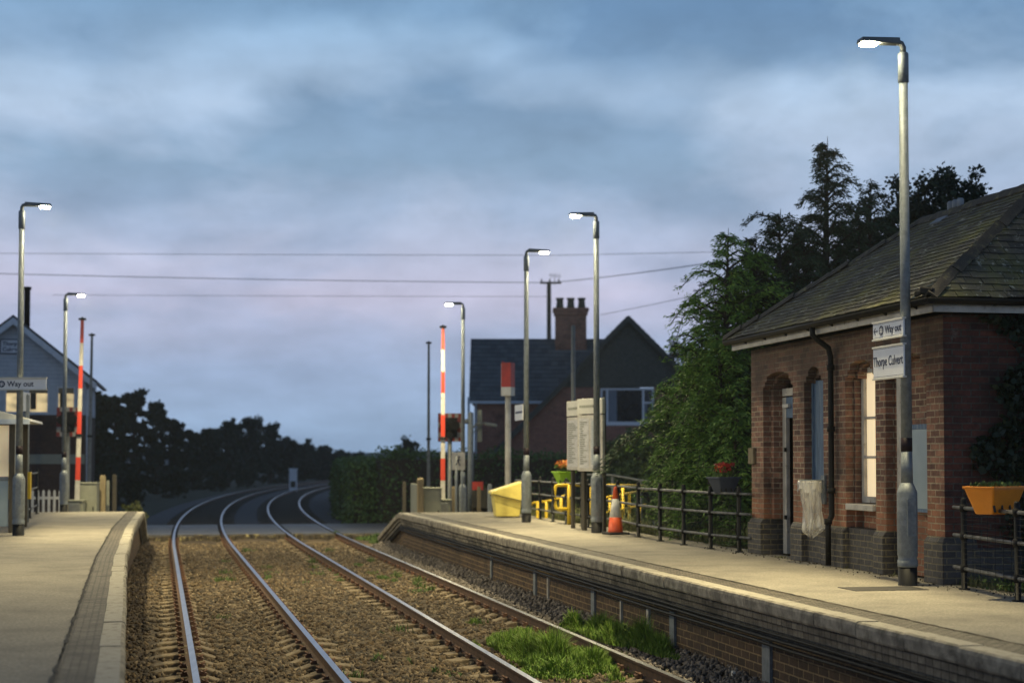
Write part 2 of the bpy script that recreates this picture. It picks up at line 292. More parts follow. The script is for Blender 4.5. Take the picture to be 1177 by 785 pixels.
M['leaf_hedge'] = island('hedge_leaves', [(.035,.08,.026),(.065,.13,.036),(.10,.18,.045)], .65, bump=0)
M['leaf_conifer'] = island('conifer_sprays', [(.055,.12,.02),(.11,.22,.035),(.19,.32,.05),(.07,.15,.03)], .65, bump=0)  # lamp light on these conifers is put into a brighter leaf colour
M['leaf_conifer_far'] = island('conifer_sprays_dark', [(.018,.036,.022),(.032,.06,.03),(.048,.085,.038)], .7, bump=0)  # darker copy for the conifers away from the lamp
M['leaf_ivy'] = island('ivy_leaves', [(.012,.022,.01),(.022,.036,.015)], .6, bump=0)
M['grass'] = island('bright_grass', [(.06,.13,.012),(.11,.21,.018),(.17,.28,.03),(.14,.17,.045)], .7, bump=0)
M['grass_dry'] = island('dry_grass', [(.10,.12,.04),(.16,.16,.06),(.06,.09,.025)], .8, bump=0)
M['leaf_weed'] = island('weed_leaves', [(.05,.09,.02),(.09,.15,.03),(.03,.06,.015)], .7, bump=0)
M['petal_red'] = island('red_petals', [(.40,.03,.015),(.12,.012,.03),(.55,.09,.02)], .6, bump=0)
M['petal_orange'] = island('orange_petals', [(.60,.22,.03),(.45,.12,.03),(.55,.40,.08)], .6, bump=0)

# ------------------------------------------------------------------ mesh helpers
class MB:
    def __init__(s): s.v, s.f, s.uv, s.sm, s.mi = [], [], {}, [], []
    def face(s, pts, uv=None, smooth=False, mi=0):
        b = len(s.v); s.v += [tuple(p) for p in pts]; s.f.append(tuple(range(b, b+len(pts))))
        if uv: s.uv[len(s.f)-1] = uv
        s.sm.append(smooth); s.mi.append(mi); return s
    def add(s, vs, fs, smooth=False, mi=0):
        b = len(s.v); s.v += [tuple(p) for p in vs]
        for f in fs: s.f.append(tuple(i+b for i in f)); s.sm.append(smooth); s.mi.append(mi)
        return s
    def box(s, x0, x1, y0, y1, z0, z1, mi=0):
        vs = [(x0,y0,z0),(x1,y0,z0),(x1,y1,z0),(x0,y1,z0),(x0,y0,z1),(x1,y0,z1),(x1,y1,z1),(x0,y1,z1)]
        return s.add(vs, [(0,3,2,1),(4,5,6,7),(0,1,5,4),(1,2,6,5),(2,3,7,6),(3,0,4,7)], mi=mi)
    def boxc(s, cx, cy, cz, sx, sy, sz, rz=0, rx=0, ry=0, mi=0):
        Mx = Matrix.Rotation(rz,3,'Z') @ Matrix.Rotation(ry,3,'Y') @ Matrix.Rotation(rx,3,'X')
        vs = [Mx @ Vector((a*sx/2, b*sy/2, c*sz/2)) + Vector((cx,cy,cz)) for c in (-1,1) for a, b in ((-1,-1),(1,-1),(1,1),(-1,1))]
        return s.add(vs, [(0,3,2,1),(4,5,6,7),(0,1,5,4),(1,2,6,5),(2,3,7,6),(3,0,4,7)], mi=mi)
    def frustum(s, lo, hi):   # two rings of four corners
        return s.add(list(lo)+list(hi), [(0,3,2,1),(4,5,6,7),(0,1,5,4),(1,2,6,5),(2,3,7,6),(3,0,4,7)])
    def tube(s, pts, r, n=10, cap=True, mi=0, smooth=True):
        pts = [Vector(p) for p in pts]; k = len(pts)
        rs = r if isinstance(r, (list, tuple)) else [r]*k
        b = []; ref = None
        for i in range(k):
            d = (pts[min(i+1,k-1)] - pts[max(i-1,0)]).normalized()
            if ref is None: ref = Vector((0,0,1)) if abs(d.z) < .9 else Vector((1,0,0))
            u = d.cross(ref).normalized(); w = d.cross(u).normalized()
            ref = -w if False else ref
            for j in range(n):
                a = 2*math.pi*j/n; b.append(pts[i] + u*math.cos(a)*rs[i] + w*math.sin(a)*rs[i])
        fs = [(i*n+j, (i+1)*n+j, (i+1)*n+(j+1)%n, i*n+(j+1)%n) for i in range(k-1) for j in range(n)]
        base = len(s.v); s.add(b, fs, smooth, mi)
        if cap:
            s.f.append(tuple(base+j for j in range(n))); s.sm.append(False); s.mi.append(mi)
            s.f.append(tuple(base+(k-1)*n+j for j in reversed(range(n)))); s.sm.append(False); s.mi.append(mi)
        return s
    def lathe(s, prof, n=20, cx=0, cy=0, smooth=True, mi=0):
        vs = [(cx+r*math.cos(2*math.pi*j/n), cy+r*math.sin(2*math.pi*j/n), z) for r, z in prof for j in range(n)]
        k = len(prof)
        fs = [(i*n+j, i*n+(j+1)%n, (i+1)*n+(j+1)%n, (i+1)*n+j) for i in range(k-1) for j in range(n)]
        base = len(s.v); s.add(vs, fs, smooth, mi)
        s.f.append(tuple(base+j for j in reversed(range(n)))); s.sm.append(False); s.mi.append(mi)
        s.f.append(tuple(base+(k-1)*n+j for j in range(n))); s.sm.append(False); s.mi.append(mi)
        return s
    def prism(s, outline, p0, ax, ay, depth):
        """closed outline (2D) placed at p0 along ax, ay and extruded by the vector depth"""
        p0, ax, ay, d = Vector(p0), Vector(ax), Vector(ay), Vector(depth)
        a = [p0 + ax*x + ay*y for x, y in outline]; n = len(a)
        s.add(a + [p + d for p in a], [tuple(range(n)), tuple(range(2*n-1, n-1, -1))] + [(i, i+n, (i+1)%n+n, (i+1)%n) for i in range(n)])
        return s
    def build(s, name, mats, parent=None, loc=None, rz=None, bevel=0, seg=2, merge=False, smooth_all=False, uv=True):
        me = bpy.data.meshes.new(name); me.from_pydata(s.v, [], s.f)
        for m in (mats if isinstance(mats, (list, tuple)) else [mats]): me.materials.append(m)
        me.polygons.foreach_set('use_smooth', [True]*len(s.f) if smooth_all else s.sm)
        me.polygons.foreach_set('material_index', s.mi)
        if merge:
            bm = bmesh.new(); bm.from_mesh(me); bmesh.ops.remove_doubles(bm, verts=bm.verts, dist=1e-4)
            bmesh.ops.recalc_face_normals(bm, faces=bm.faces); bm.to_mesh(me); bm.free()
        elif len(s.f) < 6000:
            bm = bmesh.new(); bm.from_mesh(me); bmesh.ops.recalc_face_normals(bm, faces=bm.faces); bm.to_mesh(me); bm.free()
        if uv and len(me.polygons) < 30000:
            lay = me.uv_layers.new(name='UVMap').data
            for p in me.polygons:
                cu = s.uv.get(p.index)
                nx, ny, nz = abs(p.normal.x), abs(p.normal.y), abs(p.normal.z)
                for q, li in enumerate(p.loop_indices):
                    if cu: lay[li].uv = cu[me.loops[li].vertex_index - min(p.vertices)] if not merge else cu[q % len(cu)]; continue
                    x, y, z = me.vertices[me.loops[li].vertex_index].co
                    lay[li].uv = (x, y) if nz > .75 else ((x, z) if ny > nx else (y, z))
        o = bpy.data.objects.new(name, me); C.objects.link(o)
        if parent: o.parent = parent
        if loc: o.location = loc
        if rz is not None: o.rotation_euler = (0, 0, rz)
        if bevel:
            md = o.modifiers.new('bevel', 'BEVEL'); md.width = bevel; md.segments = seg; md.limit_method = 'ANGLE'; md.angle_limit = R(40)
        return o

def tag(o, label=None, cat=None, group=None, kind=None):
    if label: o['label'] = label
    if cat: o['category'] = cat
    if group: o['group'] = group
    if kind: o['kind'] = kind
    return o
def thing(name, label, cat, loc=(0,0,0), rz=0, group=None):
    o = bpy.data.objects.new(name, None); C.objects.link(o); o.location = loc; o.rotation_euler = (0,0,rz); o.empty_display_size = .2
    return tag(o, label, cat, group)
def copy_tree(o, loc, rz=None, label=None, parent=None):
    c = o.copy(); C.objects.link(c)
    if parent: c.parent = parent
    else:
        c.location = loc
        if rz is not None: c.rotation_euler = (0,0,rz)
        if label: c['label'] = label
    for ch in list(o.children): copy_tree(ch, None, None, None, c)
    return c
def text(s, size, m, parent, loc, rot, name='lettering', ext=.0015, align='CENTER', xs=1, bold=0):
    cu = bpy.data.curves.new(name, 'FONT'); cu.body = s; cu.size = size; cu.extrude = ext; cu.align_x = align; cu.align_y = 'CENTER'; cu.offset = bold
    to = bpy.data.objects.new(name, cu); C.objects.link(to); bpy.context.view_layer.update()
    me = bpy.data.meshes.new_from_object(to.evaluated_get(bpy.context.evaluated_depsgraph_get()))
    bpy.data.objects.remove(to); me.materials.clear(); me.materials.append(m)
    o = bpy.data.objects.new(name, me); C.objects.link(o); o.parent = parent; o.location = loc; o.rotation_euler = rot; o.scale = (xs,1,1)
    return o
def noise2(x, y, seed=0):
    return (math.sin(x*1.7+seed)*math.cos(y*2.3-seed*1.3) + .5*math.sin(x*4.1-y*3.3+seed*2) + .25*math.sin(x*9.7+y*8.1+seed))/1.75

def quads(name, P4, mats, parent=None, mi=None, loc=None):
    """P4: (n,4,3) array of quads or (n,3,3) of triangles -> one mesh, quick"""
    n, k = P4.shape[:2]
    me = bpy.data.meshes.new(name); me.vertices.add(n*k); me.vertices.foreach_set('co', P4.astype(np.float32).ravel())
    me.loops.add(n*k); me.loops.foreach_set('vertex_index', np.arange(n*k, dtype=np.int32))
    me.polygons.add(n); me.polygons.foreach_set('loop_start', np.arange(0, n*k, k, dtype=np.int32)); me.polygons.foreach_set('loop_total', np.full(n, k, dtype=np.int32))
    for m in (mats if isinstance(mats, (list, tuple)) else [mats]): me.materials.append(m)
    if mi is not None: me.polygons.foreach_set('material_index', mi)
    me.update(calc_edges=True)
    o = bpy.data.objects.new(name, me); C.objects.link(o)
    if parent: o.parent = parent
    if loc: o.location = loc
    return o
def unit(a): return a/np.maximum(np.linalg.norm(a, axis=-1, keepdims=True), 1e-9)
def leaf_quads(P, size, rng, up=.0, aspect=.6, D=None):
    n = len(P); sz = size*(.6+.8*rng.random(n))[:, None]
    a = unit(rng.normal(size=(n,3))) if D is None else unit(D + .45*rng.normal(size=(n,3)))
    b = unit(np.cross(a, rng.normal(size=(n,3))))
    return np.stack([P - a*sz*.5, P + b*sz*aspect*.5, P + a*sz*.5, P - b*sz*aspect*.5], 1)

# ------------------------------------------------------------------ the line of the track and the platforms
RAIL_Z = -.88; BAL_Z = -1.05; GROUND_Z = -1.2
def TB(Y):
    if Y < 42: return -3.18 - .219*(Y-16.35)
    s = Y-42; b = -3.18 - .219*(42-16.35)
    return b - .216*s + .00104*s*s
def TS(Y): return -.219 if Y < 42 else -.216 + .00208*(Y-42)
def TP(Y, off, z=0.0):
    m = TS(Y); k = 1/math.hypot(1, m)
    return (TB(Y) + off*k, Y - off*m*k, z)
def RE(Y): return 3.56 - .2115*(Y-11.1)               # right platform edge
def LE(Y):
    if Y < 22.9: return -5.47 - .237*(Y-22.9)
    if Y < 32.8: return -5.47 - .224*(Y-22.9)
    return -7.69 - .207*(Y-32.8)
#     # left platform edge
def strip(name, ya, yb, step, offs, m, kind=None, uvlen=True, parent=None, prof=None, **k):
    """sheet swept along the track: offs = [(offset, z), ...] across"""
    mb = MB(); n = max(1, int(round((yb-ya)/step)))
    for i in range(n):
        y0, y1 = ya + (yb-ya)*i/n, ya + (yb-ya)*(i+1)/n
        for (a, za), (b, zb) in zip(offs, offs[1:]):
            mb.face([TP(y0,a,za), TP(y0,b,zb), TP(y1,b,zb), TP(y1,a,za)])
    o = mb.build(name, m, parent, merge=True, **k)
    if kind: o['kind'] = kind
    return o

# ground reaching the horizon
g = MB(); g.face([(-1500,-30,GROUND_Z-.12),(1500,-30,GROUND_Z-.12),(1500,3200,GROUND_Z-.12),(-1500,3200,GROUND_Z-.12)])
tag(g.build('ground', M['ground'], uv=False), 'dark rough grass ground beyond the platforms', None, None, 'structure')
# trackbed, with an uneven displaced surface near the camera
def crib(o): return .05*max(math.exp(-((o-r)/.36)**4) for r in (0, 1.505, 3.4, 4.905))
def bed(name, ya, yb, step, a, b, m, amp):
    mb = MB(); ny = int((yb-ya)/step); nx = int((b-a)/step) + 1
    vs = []
    for i in range(ny+1):
        for j in range(nx+1):
            off = a + (b-a)*j/nx; Y = ya + (yb-ya)*i/ny
            p = TP(Y, off)
            h = BAL_Z + amp*(noise2(off*3, Y*2.6, 1) + .5*noise2(off*11, Y*9, 4)) + .05*max(0, 1-abs(off-2.45)/.9) * (1 if amp > 0 else 0)
            if amp > .012: h -= crib(off)
            if off < -.9: h -= .10*min(1, (-.9-off)/.4)
            vs.append((p[0], p[1], h))
    w = nx+1
    mb.add(vs, [(i*w+j, i*w+j+1, (i+1)*w+j+1, (i+1)*w+j) for i in range(ny) for j in range(nx)], True)
    o = mb.build(name, m, uv=False); o['kind'] = 'structure'; return o
bed('track_bed', 4, 49, .16, -1.25, 5.9, M['ballast'], .018)
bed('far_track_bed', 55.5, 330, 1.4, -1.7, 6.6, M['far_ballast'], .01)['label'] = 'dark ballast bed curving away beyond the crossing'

# level crossing road and deck
CY0, CY1 = 48.6, 55.8
deck = MB()
for a, b in ((-9, -.10), (.10, 1.36), (1.56, 3.33), (3.53, 4.80), (5.0, 9.5)):
    n = 4
    for i in range(n):
        y0, y1 = CY0 + (CY1-CY0)*i/n, CY0 + (CY1-CY0)*(i+1)/n
        p = [TP(y0,a), TP(y0,b), TP(y1,b), TP(y1,a)]
        lo = [(x, y, -1.12) for x, y, _ in p]; hi = [(x, y, -.885) for x, y, _ in p]
        deck.add(lo+hi, [(4,5,6,7)] + ([(0,1,5,4)] if i == 0 else []) + ([(2,3,7,6)] if i == n-1 else []) + [(1,2,6,5), (3,0,4,7)])
deck.build('road', M['road'], uv=False)
bpy.context.scene.objects['road']['kind'] = 'structure'; bpy.context.scene.objects['road']['label'] = 'level crossing road surface between the rails'
jn = MB()
for a, b in ((-2.6,-.10),(.10,1.36),(1.56,3.33),(3.53,4.80),(5.0,7.4)):
    y = CY0+.9
    while y < CY1:
        p = [TP(y,a), TP(y,b), TP(y+.05,b), TP(y+.05,a)]; jn.face([(q[0],q[1],-.881) for q in p]); y += .9
jn.build('deck_joints', M['crack'], uv=False)['kind'] = 'structure'
rd = MB()
for a, b in ((-60,-9),(9.5,70)):
    p0, p1, p2, p3 = TP(CY0-.4,a), TP(CY0-.4,b), TP(CY1+.4,b), TP(CY1+.4,a)
    rd.face([(p[0],p[1],-.886) for p in (p0,p1,p2,p3)]); rd.face([(p0[0],p0[1],-.886),(p1[0],p1[1],-.886),(p1[0],p1[1],-1.4),(p0[0],p0[1],-1.4)])
rd.build('approach_road', M['road'], uv=False)['kind'] = 'structure'
# worn rubber edge and guard boards on the platform side of the crossing
random.seed(3)
e = MB()
for a, b in ((-1.0,-.12),(.12,1.34),(1.58,3.31),(3.55,4.78),(5.02,5.9)):
    x = a
    while x < b-.02:
        w = min(b-x, .16+.1*random.random()); h = -.90 + random.uniform(-.035,.02); d = random.uniform(0,.1)
        p = TP(CY0-.32-d, x+w/2)
        e.boxc(p[0], p[1]+.16+d/2, (-1.12+h)/2, w*.97, .32+d, h+1.12, rz=math.atan(.219), rx=random.uniform(-.05,.05))
        x += w
tag(e.build('crossing_edge', M['deck_edge'], bevel=.02), 'rough mossy rubber edge along the near side of the crossing deck', 'crossing edge')

# -------- railway tracks
RAILP = [(-.07,0),(.07,0),(.07,.012),(.012,.03),(.009,.11),(.035,.12),(.036,.15),(-.036,.15),(-.035,.12),(-.009,.11),(-.012,.03),(-.07,.012)]
def rail_mesh(off, ya, yb):
    mb = MB(); ys = []; y = ya
    while y < yb: ys.append(y); y += .8 if y < 60 else 2.5
    ys.append(yb); k = len(RAILP); vs = []
    for y in ys:
        for a, h in RAILP: vs.append(TP(y, off+a, RAIL_Z-.15+h))
    for i in range(len(ys)-1):
        for j in range(k):
            jj = (j+1) % k
            mb_f = (i*k+j, i*k+jj, (i+1)*k+jj, (i+1)*k+j)
            mb.f.append(mb_f); mb.sm.append(False); mb.mi.append(1 if j in (6,) else 0)
    mb.v = vs; return mb
def make_track(name, off, label, ys0, sink):
    t = thing(name, label, 'railway track', (0,0,0))
    for o in (off, off+1.505): rail_mesh(o, 4, 320).build('rail', [M['rail_web'], M['rail_head']], t, uv=False)
    y = ys0; prev = None; clips = MB(); rng = random.Random(int(off*10)+5)
    while y < 48.4:
        p = TP(y, off+.7525); a = math.atan(-TS(y))
        if prev is None:
            mb = MB()
            pr = [(-1.25,-.15),(1.25,-.15),(1.25,-.03),(1.12,.0),(.90,.022),(.62,.022),(.40,-.05),(-.40,-.05),(-.62,.022),(-.90,.022),(-1.12,.0),(-1.25,-.03)]
            mb.prism([(x, z) for x, z in pr], (0,-.13,0), (1,0,0), (0,0,1), (0,.26,0))
            o = mb.build('sleeper', M['sleeper'], t, bevel=.015); prev = o
        else:
            o = prev.copy(); C.objects.link(o); o.parent = t
        o.location = (p[0], p[1], BAL_Z + .018 + rng.uniform(-.014,.010) - sink(y)); o.rotation_euler = (0,0,a + rng.uniform(-.012,.012))
        for ro in (off, off+1.505):
            for sgn in (-1, 1):
                q = TP(y, ro + sgn*.105)
                clips.boxc(q[0], q[1], BAL_Z+.055, .075, .09, .045, rz=a, ry=sgn*.35)
                clips.tube([TP(y-.045, ro+sgn*.10, BAL_Z+.07), TP(y, ro+sgn*.14, BAL_Z+.10), TP(y+.045, ro+sgn*.10, BAL_Z+.07)], .012, 5)
        y += .69
    c = clips.build('rail_clips', M['clip'], t, uv=False); c['kind'] = 'stuff'
    return t
make_track('railway_track', 0.0, 'railway track nearest the left platform, sleepers showing beside its rails', 7.0, lambda y: .03 if (y > 22) else 0)
make_track('railway_track', 3.40, 'railway track beside the right platform with a grass clump between its rails', 7.2, lambda y: .015)

fs = MB(); y = 56.5
while y < 150:
    for off in (.7525, 4.1525):
        p = TP(y, off); fs.boxc(p[0], p[1], BAL_Z+.0, 2.5, .26, .09, rz=math.atan(-TS(y)))
    y += .69
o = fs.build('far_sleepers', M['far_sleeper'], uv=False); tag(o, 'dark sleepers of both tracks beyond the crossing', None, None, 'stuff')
# -------- loose ballast stones
def stones(name, pts, size, m, seed):
    rng = np.random.default_rng(seed); n = len(pts)
    base = np.array([(1,0,0),(-1,0,0),(0,1,0),(0,-1,0),(0,0,1),(0,0,-1)], float)
    tri = np.array([(4,0,2),(4,2,1),(4,1,3),(4,3,0),(5,2,0),(5,1,2),(5,3,1),(5,0,3)])
    V = base[None]*(.6+.8*rng.random((n,6,1)))*size*(.55+.9*rng.random((n,1,1)))
    V[:,:,2] *= .7
    A = rng.normal(size=(n,3,3)); Q, _ = np.linalg.qr(A); V = V @ Q
    V += pts[:,None,:]
    me = bpy.data.meshes.new(name); me.vertices.add(n*6); me.vertices.foreach_set('co', V.astype(np.float32).ravel())
    idx = (tri[None] + (np.arange(n)*6)[:,None,None]).astype(np.int32).ravel()
    me.loops.add(len(idx)); me.loops.foreach_set('vertex_index', idx)
    me.polygons.add(n*8); me.polygons.foreach_set('loop_start', np.arange(0, n*24, 3, dtype=np.int32)); me.polygons.foreach_set('loop_total', np.full(n*8, 3, dtype=np.int32))
    me.materials.append(m); me.update(calc_edges=True)
    o = bpy.data.objects.new(name, me); C.objects.link(o); return o
def scatter(n, ya, yb, bands, seed, keep=None):
    rng = np.random.default_rng(seed); out = []
    tot = sum((b-a)*w for a, b, w in bands)
    for a, b, w in bands:
        k = int(n*(b-a)*w/tot)
        Y = ya + (yb-ya)*rng.random(k)**1.35; O = a + (b-a)*rng.random(k)
        for y, o in zip(Y, O):
            if keep and not keep(y, o): continue
            out.append(TP(y, o, BAL_Z + rng.uniform(-.02, .012) + .045*max(0, 1-abs(o-2.45)/.9) - (.09 if o < -1.0 else 0) - .9*crib(o)*rng.random()**.3))
    return np.array(out)
def near_sleeper(y, o):   # fewer stones over the sleeper ends
    return not ((-.5 < o < .42 or 1.15 < o < 1.75 or 2.9 < o < 3.9 or 4.6 < o < 5.3) and abs(((y-(7.0 if o < 2.4 else 7.2))/.69) % 1 - .5) > .30)
st = stones('ballast_stones', scatter(70000, 8, 46, [(-1.2,0,.8),(0.05,1.45,1.2),(1.55,3.35,1.4),(3.45,4.85,1.0),(4.95,5.1,1.0)], 1, near_sleeper), .035, M['stone'], 2)
tag(st, 'brown ballast stones lying between and around the rails', None, None, 'stuff')
rng0 = np.random.default_rng(9)
k = 15000; Y = 9 + 34*rng0.random(k)**1.25; O = 5.03 + .68*rng0.random(k)
pts = np.array([TP(y, o, BAL_Z + .02 + .17*max(0,(o-5.12)/.6) + rng0.uniform(-.03,.03)) for y, o in zip(Y, O)])
tag(stones('ballast_shoulder', pts, .034, M['stone_grey'], 3), 'grey ballast stones heaped against the right platform wall', None, None, 'stuff')

# ------------------------------------------------------------------ platforms
def ramp_z(Y, brow, length=4.2, drop=.85): return 0 if Y < brow else -drop*min(1, (Y-brow)/length)
def platform(name, label, edge, side, width, ya, brow, yend, bs=1.0):
    """side=+1: the platform lies to the right of its edge"""
    t = thing(name, label, None); t['kind'] = 'structure'
    ys = list(np.arange(ya, brow, 1.0)) + [brow + (yend-brow)*i/8 for i in range(9)]
    def P(Y, d, z=0.0):                        # d metres in from the edge
        return (edge(Y) + side*d*.978, Y + (side*d*.207), z + ramp_z(Y, brow))
    def sweep(prof, nm, m, ysl=ys, jitter=None, **kw):
        mb = MB()
        for y0, y1 in zip(ysl, ysl[1:]):
            for (d0, z0), (d1, z1) in zip(prof, prof[1:]):
                run = abs(z1-z0) > abs(d1-d0)
                uv = [(y0,z0),(y0,z1),(y1,z1),(y1,z0)] if run else [(d0,y0),(d1,y0),(d1,y1),(d0,y1)]
                mb.face([P(y0,d0,z0), P(y0,d1,z1), P(y1,d1,z1), P(y1,d0,z0)], uv)
        return mb.build(nm, m, t, **kw)
    sweep([(.52*bs,-.004),(width,-.004)], 'surface', M['tarmac'])
    sweep([(.20*bs,-.002),(.50*bs,-.002)], 'paver_band', M['setts'])
    # ragged dark joint between pavers and tarmac
    mb = MB(); rr = random.Random(4); y = ya; w0 = .49*bs; w1 = .515*bs
    while y < brow+5:
        y2 = y + rr.uniform(.05,.22); a, b = .490*bs+rr.uniform(-.010,.008), .512*bs+rr.uniform(-.012,.020)
        mb.face([P(y,w0,.003), P(y,w1,.003), P(y2,b,.003), P(y2,a,.003)]); w0, w1 = a, b; y = y2
    mb.build('joint', M['crack'], t, uv=False)
    # coping stones, each slab with a rounded nose
    mb = MB(); y = ya; rr = random.Random(8)
    while y < yend-.4:
        L_ = .9 if y < brow-1 else .6; y2 = min(yend, y+L_)
        j = rr.uniform(-.007,.007); jz = rr.uniform(-.004,.004)
        pr = [(.205*bs,-.004),(.205*bs,.0),(.02,.002),(-.005,-.01),(-.015,-.04),(-.012,-.12),(.0,-.14),(.2,-.14)]
        A = [P(y+.004, d+j, z+jz) for d, z in pr]; B = [P(y2-.004, d+j, z+jz) for d, z in pr]; n = len(pr)
        mb.add(A+B, [(i, i+n, i+1+n, i+1) for i in range(n-1)] + [tuple(range(n)), tuple(range(2*n-1,n-1,-1))], mi=0)
        for q in (1,): mb.mi[-(n-1)-2+q] = 1
        y = y2
    mb.build('coping', [M['coping'], M['coping_paint']], t)
    sweep([(.04,-.14),(.04,-.22),(.075,-.222),(.075,-.30),(.11,-.302),(.11,-.40)], 'corbel_courses', M['corbel'])
    sweep([(.16,-.34),(.16,-1.25)], 'wall', M['plat_brick'])
    # end wall where the ramp meets the crossing is the ramp itself
    return t, P
plat_r, PR = platform('platform', 'right platform with pale worn edge and brick face', RE, 1, 2.98, 4, 42.0, 46.2)
plat_l, PL = platform('platform', 'left platform with wide paver band along its edge', LE, -1, 6.0, 4, 43.0, 49.0, .84)
# cables clipped along the right platform face
for i, zc in enumerate((-.335,-.385,-.445)):
    pts = [PR(y, .06 - .002*i + .004*math.sin(y*3+i), zc + .004*math.sin(y*1.3+i*2)) for y in np.arange(5, 47, .5)]
    o = MB().tube(pts, .017, 7).build('cable', M['black'], uv=False)
    tag(o, ['top black cable of the three along the right platform face','middle black cable of the three along the right platform face','lowest black cable of the three along the right platform face'][i], 'cable', 'cables along the platform face')
# grey posts and small white markers on the right platform face
posts = [(562,.5),(615,.5),(663,.5),(708,.5),(566,0)]
def face_y(px):                                   # distance of the face at a pixel column
    lo, hi = 8, 46
    for _ in range(40):
        m = (lo+hi)/2; x, y, _z = PR(m, .16)
        (lo, hi) = (m, hi) if 588.5 + F*x/y > px else (lo, m)
    return lo
for px, w in ((566,.07),(578,.0),(536,.0),(616,.09),(631,.03),(683,.10),(746,.05),(774,.10),(882,.12),(715,.03)):
    if w == 0: continue
    Y = face_y(px); p = PR(Y, .14)
    wide = w > .05
    h0, h1 = (-1.1,-.44) if wide else (-.95 if px != 746 else -.9, -.5)
    o = MB().box(-.012,.03,-w/2*1.8,w/2*1.8,h0,h1).build('wall_strip', M['galv'] if wide else M['dirty_white'], None, (p[0],p[1],0), math.atan(.2115))
    tag(o, 'grey upright strip on the brick face of the right platform' if wide else 'short pale marker strip on the brick face of the right platform', 'strip', 'upright strips on the platform face')
for px, py in ((849,764),):
    Y = face_y(px); p = PR(Y-.1, .05)
    o = MB().box(-.015,.015,-.03,.03,-1.08,-.84).box(-.018,-.015,-.015,.015,-.93,-.9).build('marker_stake', M['white'], None, (p[0],p[1],0), .2)
    tag(o, 'small white marker stake in the ballast below the right platform', 'marker')

# dark flush patch painted as a cast shadow beside the big lamp post
x, y = gnd(1015, 676)
tag(MB().box(-.42,.42,-.24,.24,-.05,.002).build('inspection_cover', M['manhole'], None, (x,y,0), TH), 'dark inspection cover set in the platform at the foot of the nearest lamp post', 'inspection cover')

# earth bank behind the right platform fence
mb = MB(); n = 40
for i in range(n):
    y0, y1 = 4 + 48*i/n, 4 + 48*(i+1)/n
    a0 = PR(y0, 2.97)[:2]; a1 = PR(y1, 2.97)[:2]
    prof = [(0,-.02),(.3,-.08),(1.6,-.5),(5,-1.0),(9,-1.3)]
    for (d0,z0),(d1,z1) in zip(prof, prof[1:]):
        mb.face([(a0[0]+d0,a0[1]+.2*d0,z0+.03*noise2(y0,d0)),(a0[0]+d1,a0[1]+.2*d1,z1+.03*noise2(y0,d1)),(a1[0]+d1,a1[1]+.2*d1,z1+.03*noise2(y1,d1)),(a1[0]+d0,a1[1]+.2*d0,z0+.03*noise2(y1,d0))], smooth=True)
tag(mb.build('grass_bank', M['ground'], merge=True, uv=False), 'grassy bank falling away behind the right platform fence', None, None, 'structure')

# ------------------------------------------------------------------ station building (local: x inwards from the facade, y along away, z up)
BX, BY = 4.83, 18.0
st_b = thing('station_building', 'small red brick station building with mossy hipped slate roof beside the right platform', 'building', (BX, BY, 0), TH)
DEP = 3.9; LEN = 6.22; TOPZ = 3.02
bays = [(.43,1.53,'A'),(1.82,2.73,'B'),(3.46,4.13,'C'),(4.55,5.72,'D')]
w = MB()
edges = [0] + [v for b in bays for v in b[:2]] + [LEN]
for i in range(0, len(edges), 2): w.box(0, .36, edges[i], edges[i+1], .52, TOPZ)
SP = 2.44
for a, b, nm in bays:
    def head(ins, z0, crown):
        pts = [(a, TOPZ), (a, z0), (a+ins*.5, z0), (a+ins*.5, z0+.075), (a+ins, z0+.075), (a+ins, z0+.15)]
        c0, c1 = a+ins, b-ins; zc = z0+.15
        for k in range(1, 8):
            u = k/8; pts.append((c0+(c1-c0)*u, zc + crown*math.sin(math.pi*u)))
        pts += [(b-ins, z0+.15), (b-ins, z0+.075), (b-ins*.5, z0+.075), (b-ins*.5, z0), (b, z0), (b, TOPZ)]
        return pts
    w.prism(head(.15, SP, .05), (0,0,0), (0,1,0), (0,0,1), (.12,0,0))
    w.prism(head(.24, SP-.02, .03), (.121,0,0), (0,1,0), (0,0,1), (.237,0,0))
    # stepped inner jambs
    j0 = .18 if nm == 'C' else .12
    js = .04 if nm == 'B' else .10
    w.box(j0, .36, a, a+js, .52, SP-.03); w.box(j0, .36, b-js, b, .52, SP-.03)
# low walls under the windows
for nm, z in (('B',.76),('C',1.0)):
    a, b = [(x, y) for x, y, q in bays if q == nm][0]
    w.box(.20, .40, a+.1, b-.1, .52, z)
w.box(.36, DEP-.3, LEN-.3, LEN, -1.2, TOPZ); w.box(DEP-.3, DEP, 0, LEN, -1.2, TOPZ); w.box(.37, .40, .44, LEN-.31, TOPZ-.1, TOPZ)
for sgn in (0,): pass
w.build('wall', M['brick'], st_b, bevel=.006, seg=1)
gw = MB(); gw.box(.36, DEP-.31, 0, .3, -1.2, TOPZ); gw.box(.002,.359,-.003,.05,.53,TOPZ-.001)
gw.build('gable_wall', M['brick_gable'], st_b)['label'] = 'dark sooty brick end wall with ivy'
p = MB()
for i in range(0, len(edges), 2):
    a, b = edges[i], edges[i+1]
    p.box(-.05, .37, a-(.05 if i == 0 else .0), b+(.05 if i == len(edges)-2 else 0), -.3, .46)
    p.frustum([(-.05,a-(.05 if i==0 else 0),.46),(.37,a-(.05 if i==0 else 0),.46),(.37,b,.46),(-.05,b,.46)], [(.0,a,.53),(.37,a,.53),(.37,b,.53),(.0,b,.53)])
for nm, x0 in (('B',.03),('C',.03)):
    a, b = [(x, y) for x, y, q in bays if q == nm][0]; p.box(x0, .38, a, b, -.3, .52)
p.box(-.048,3.95,-.052,.002,-.3,.40)
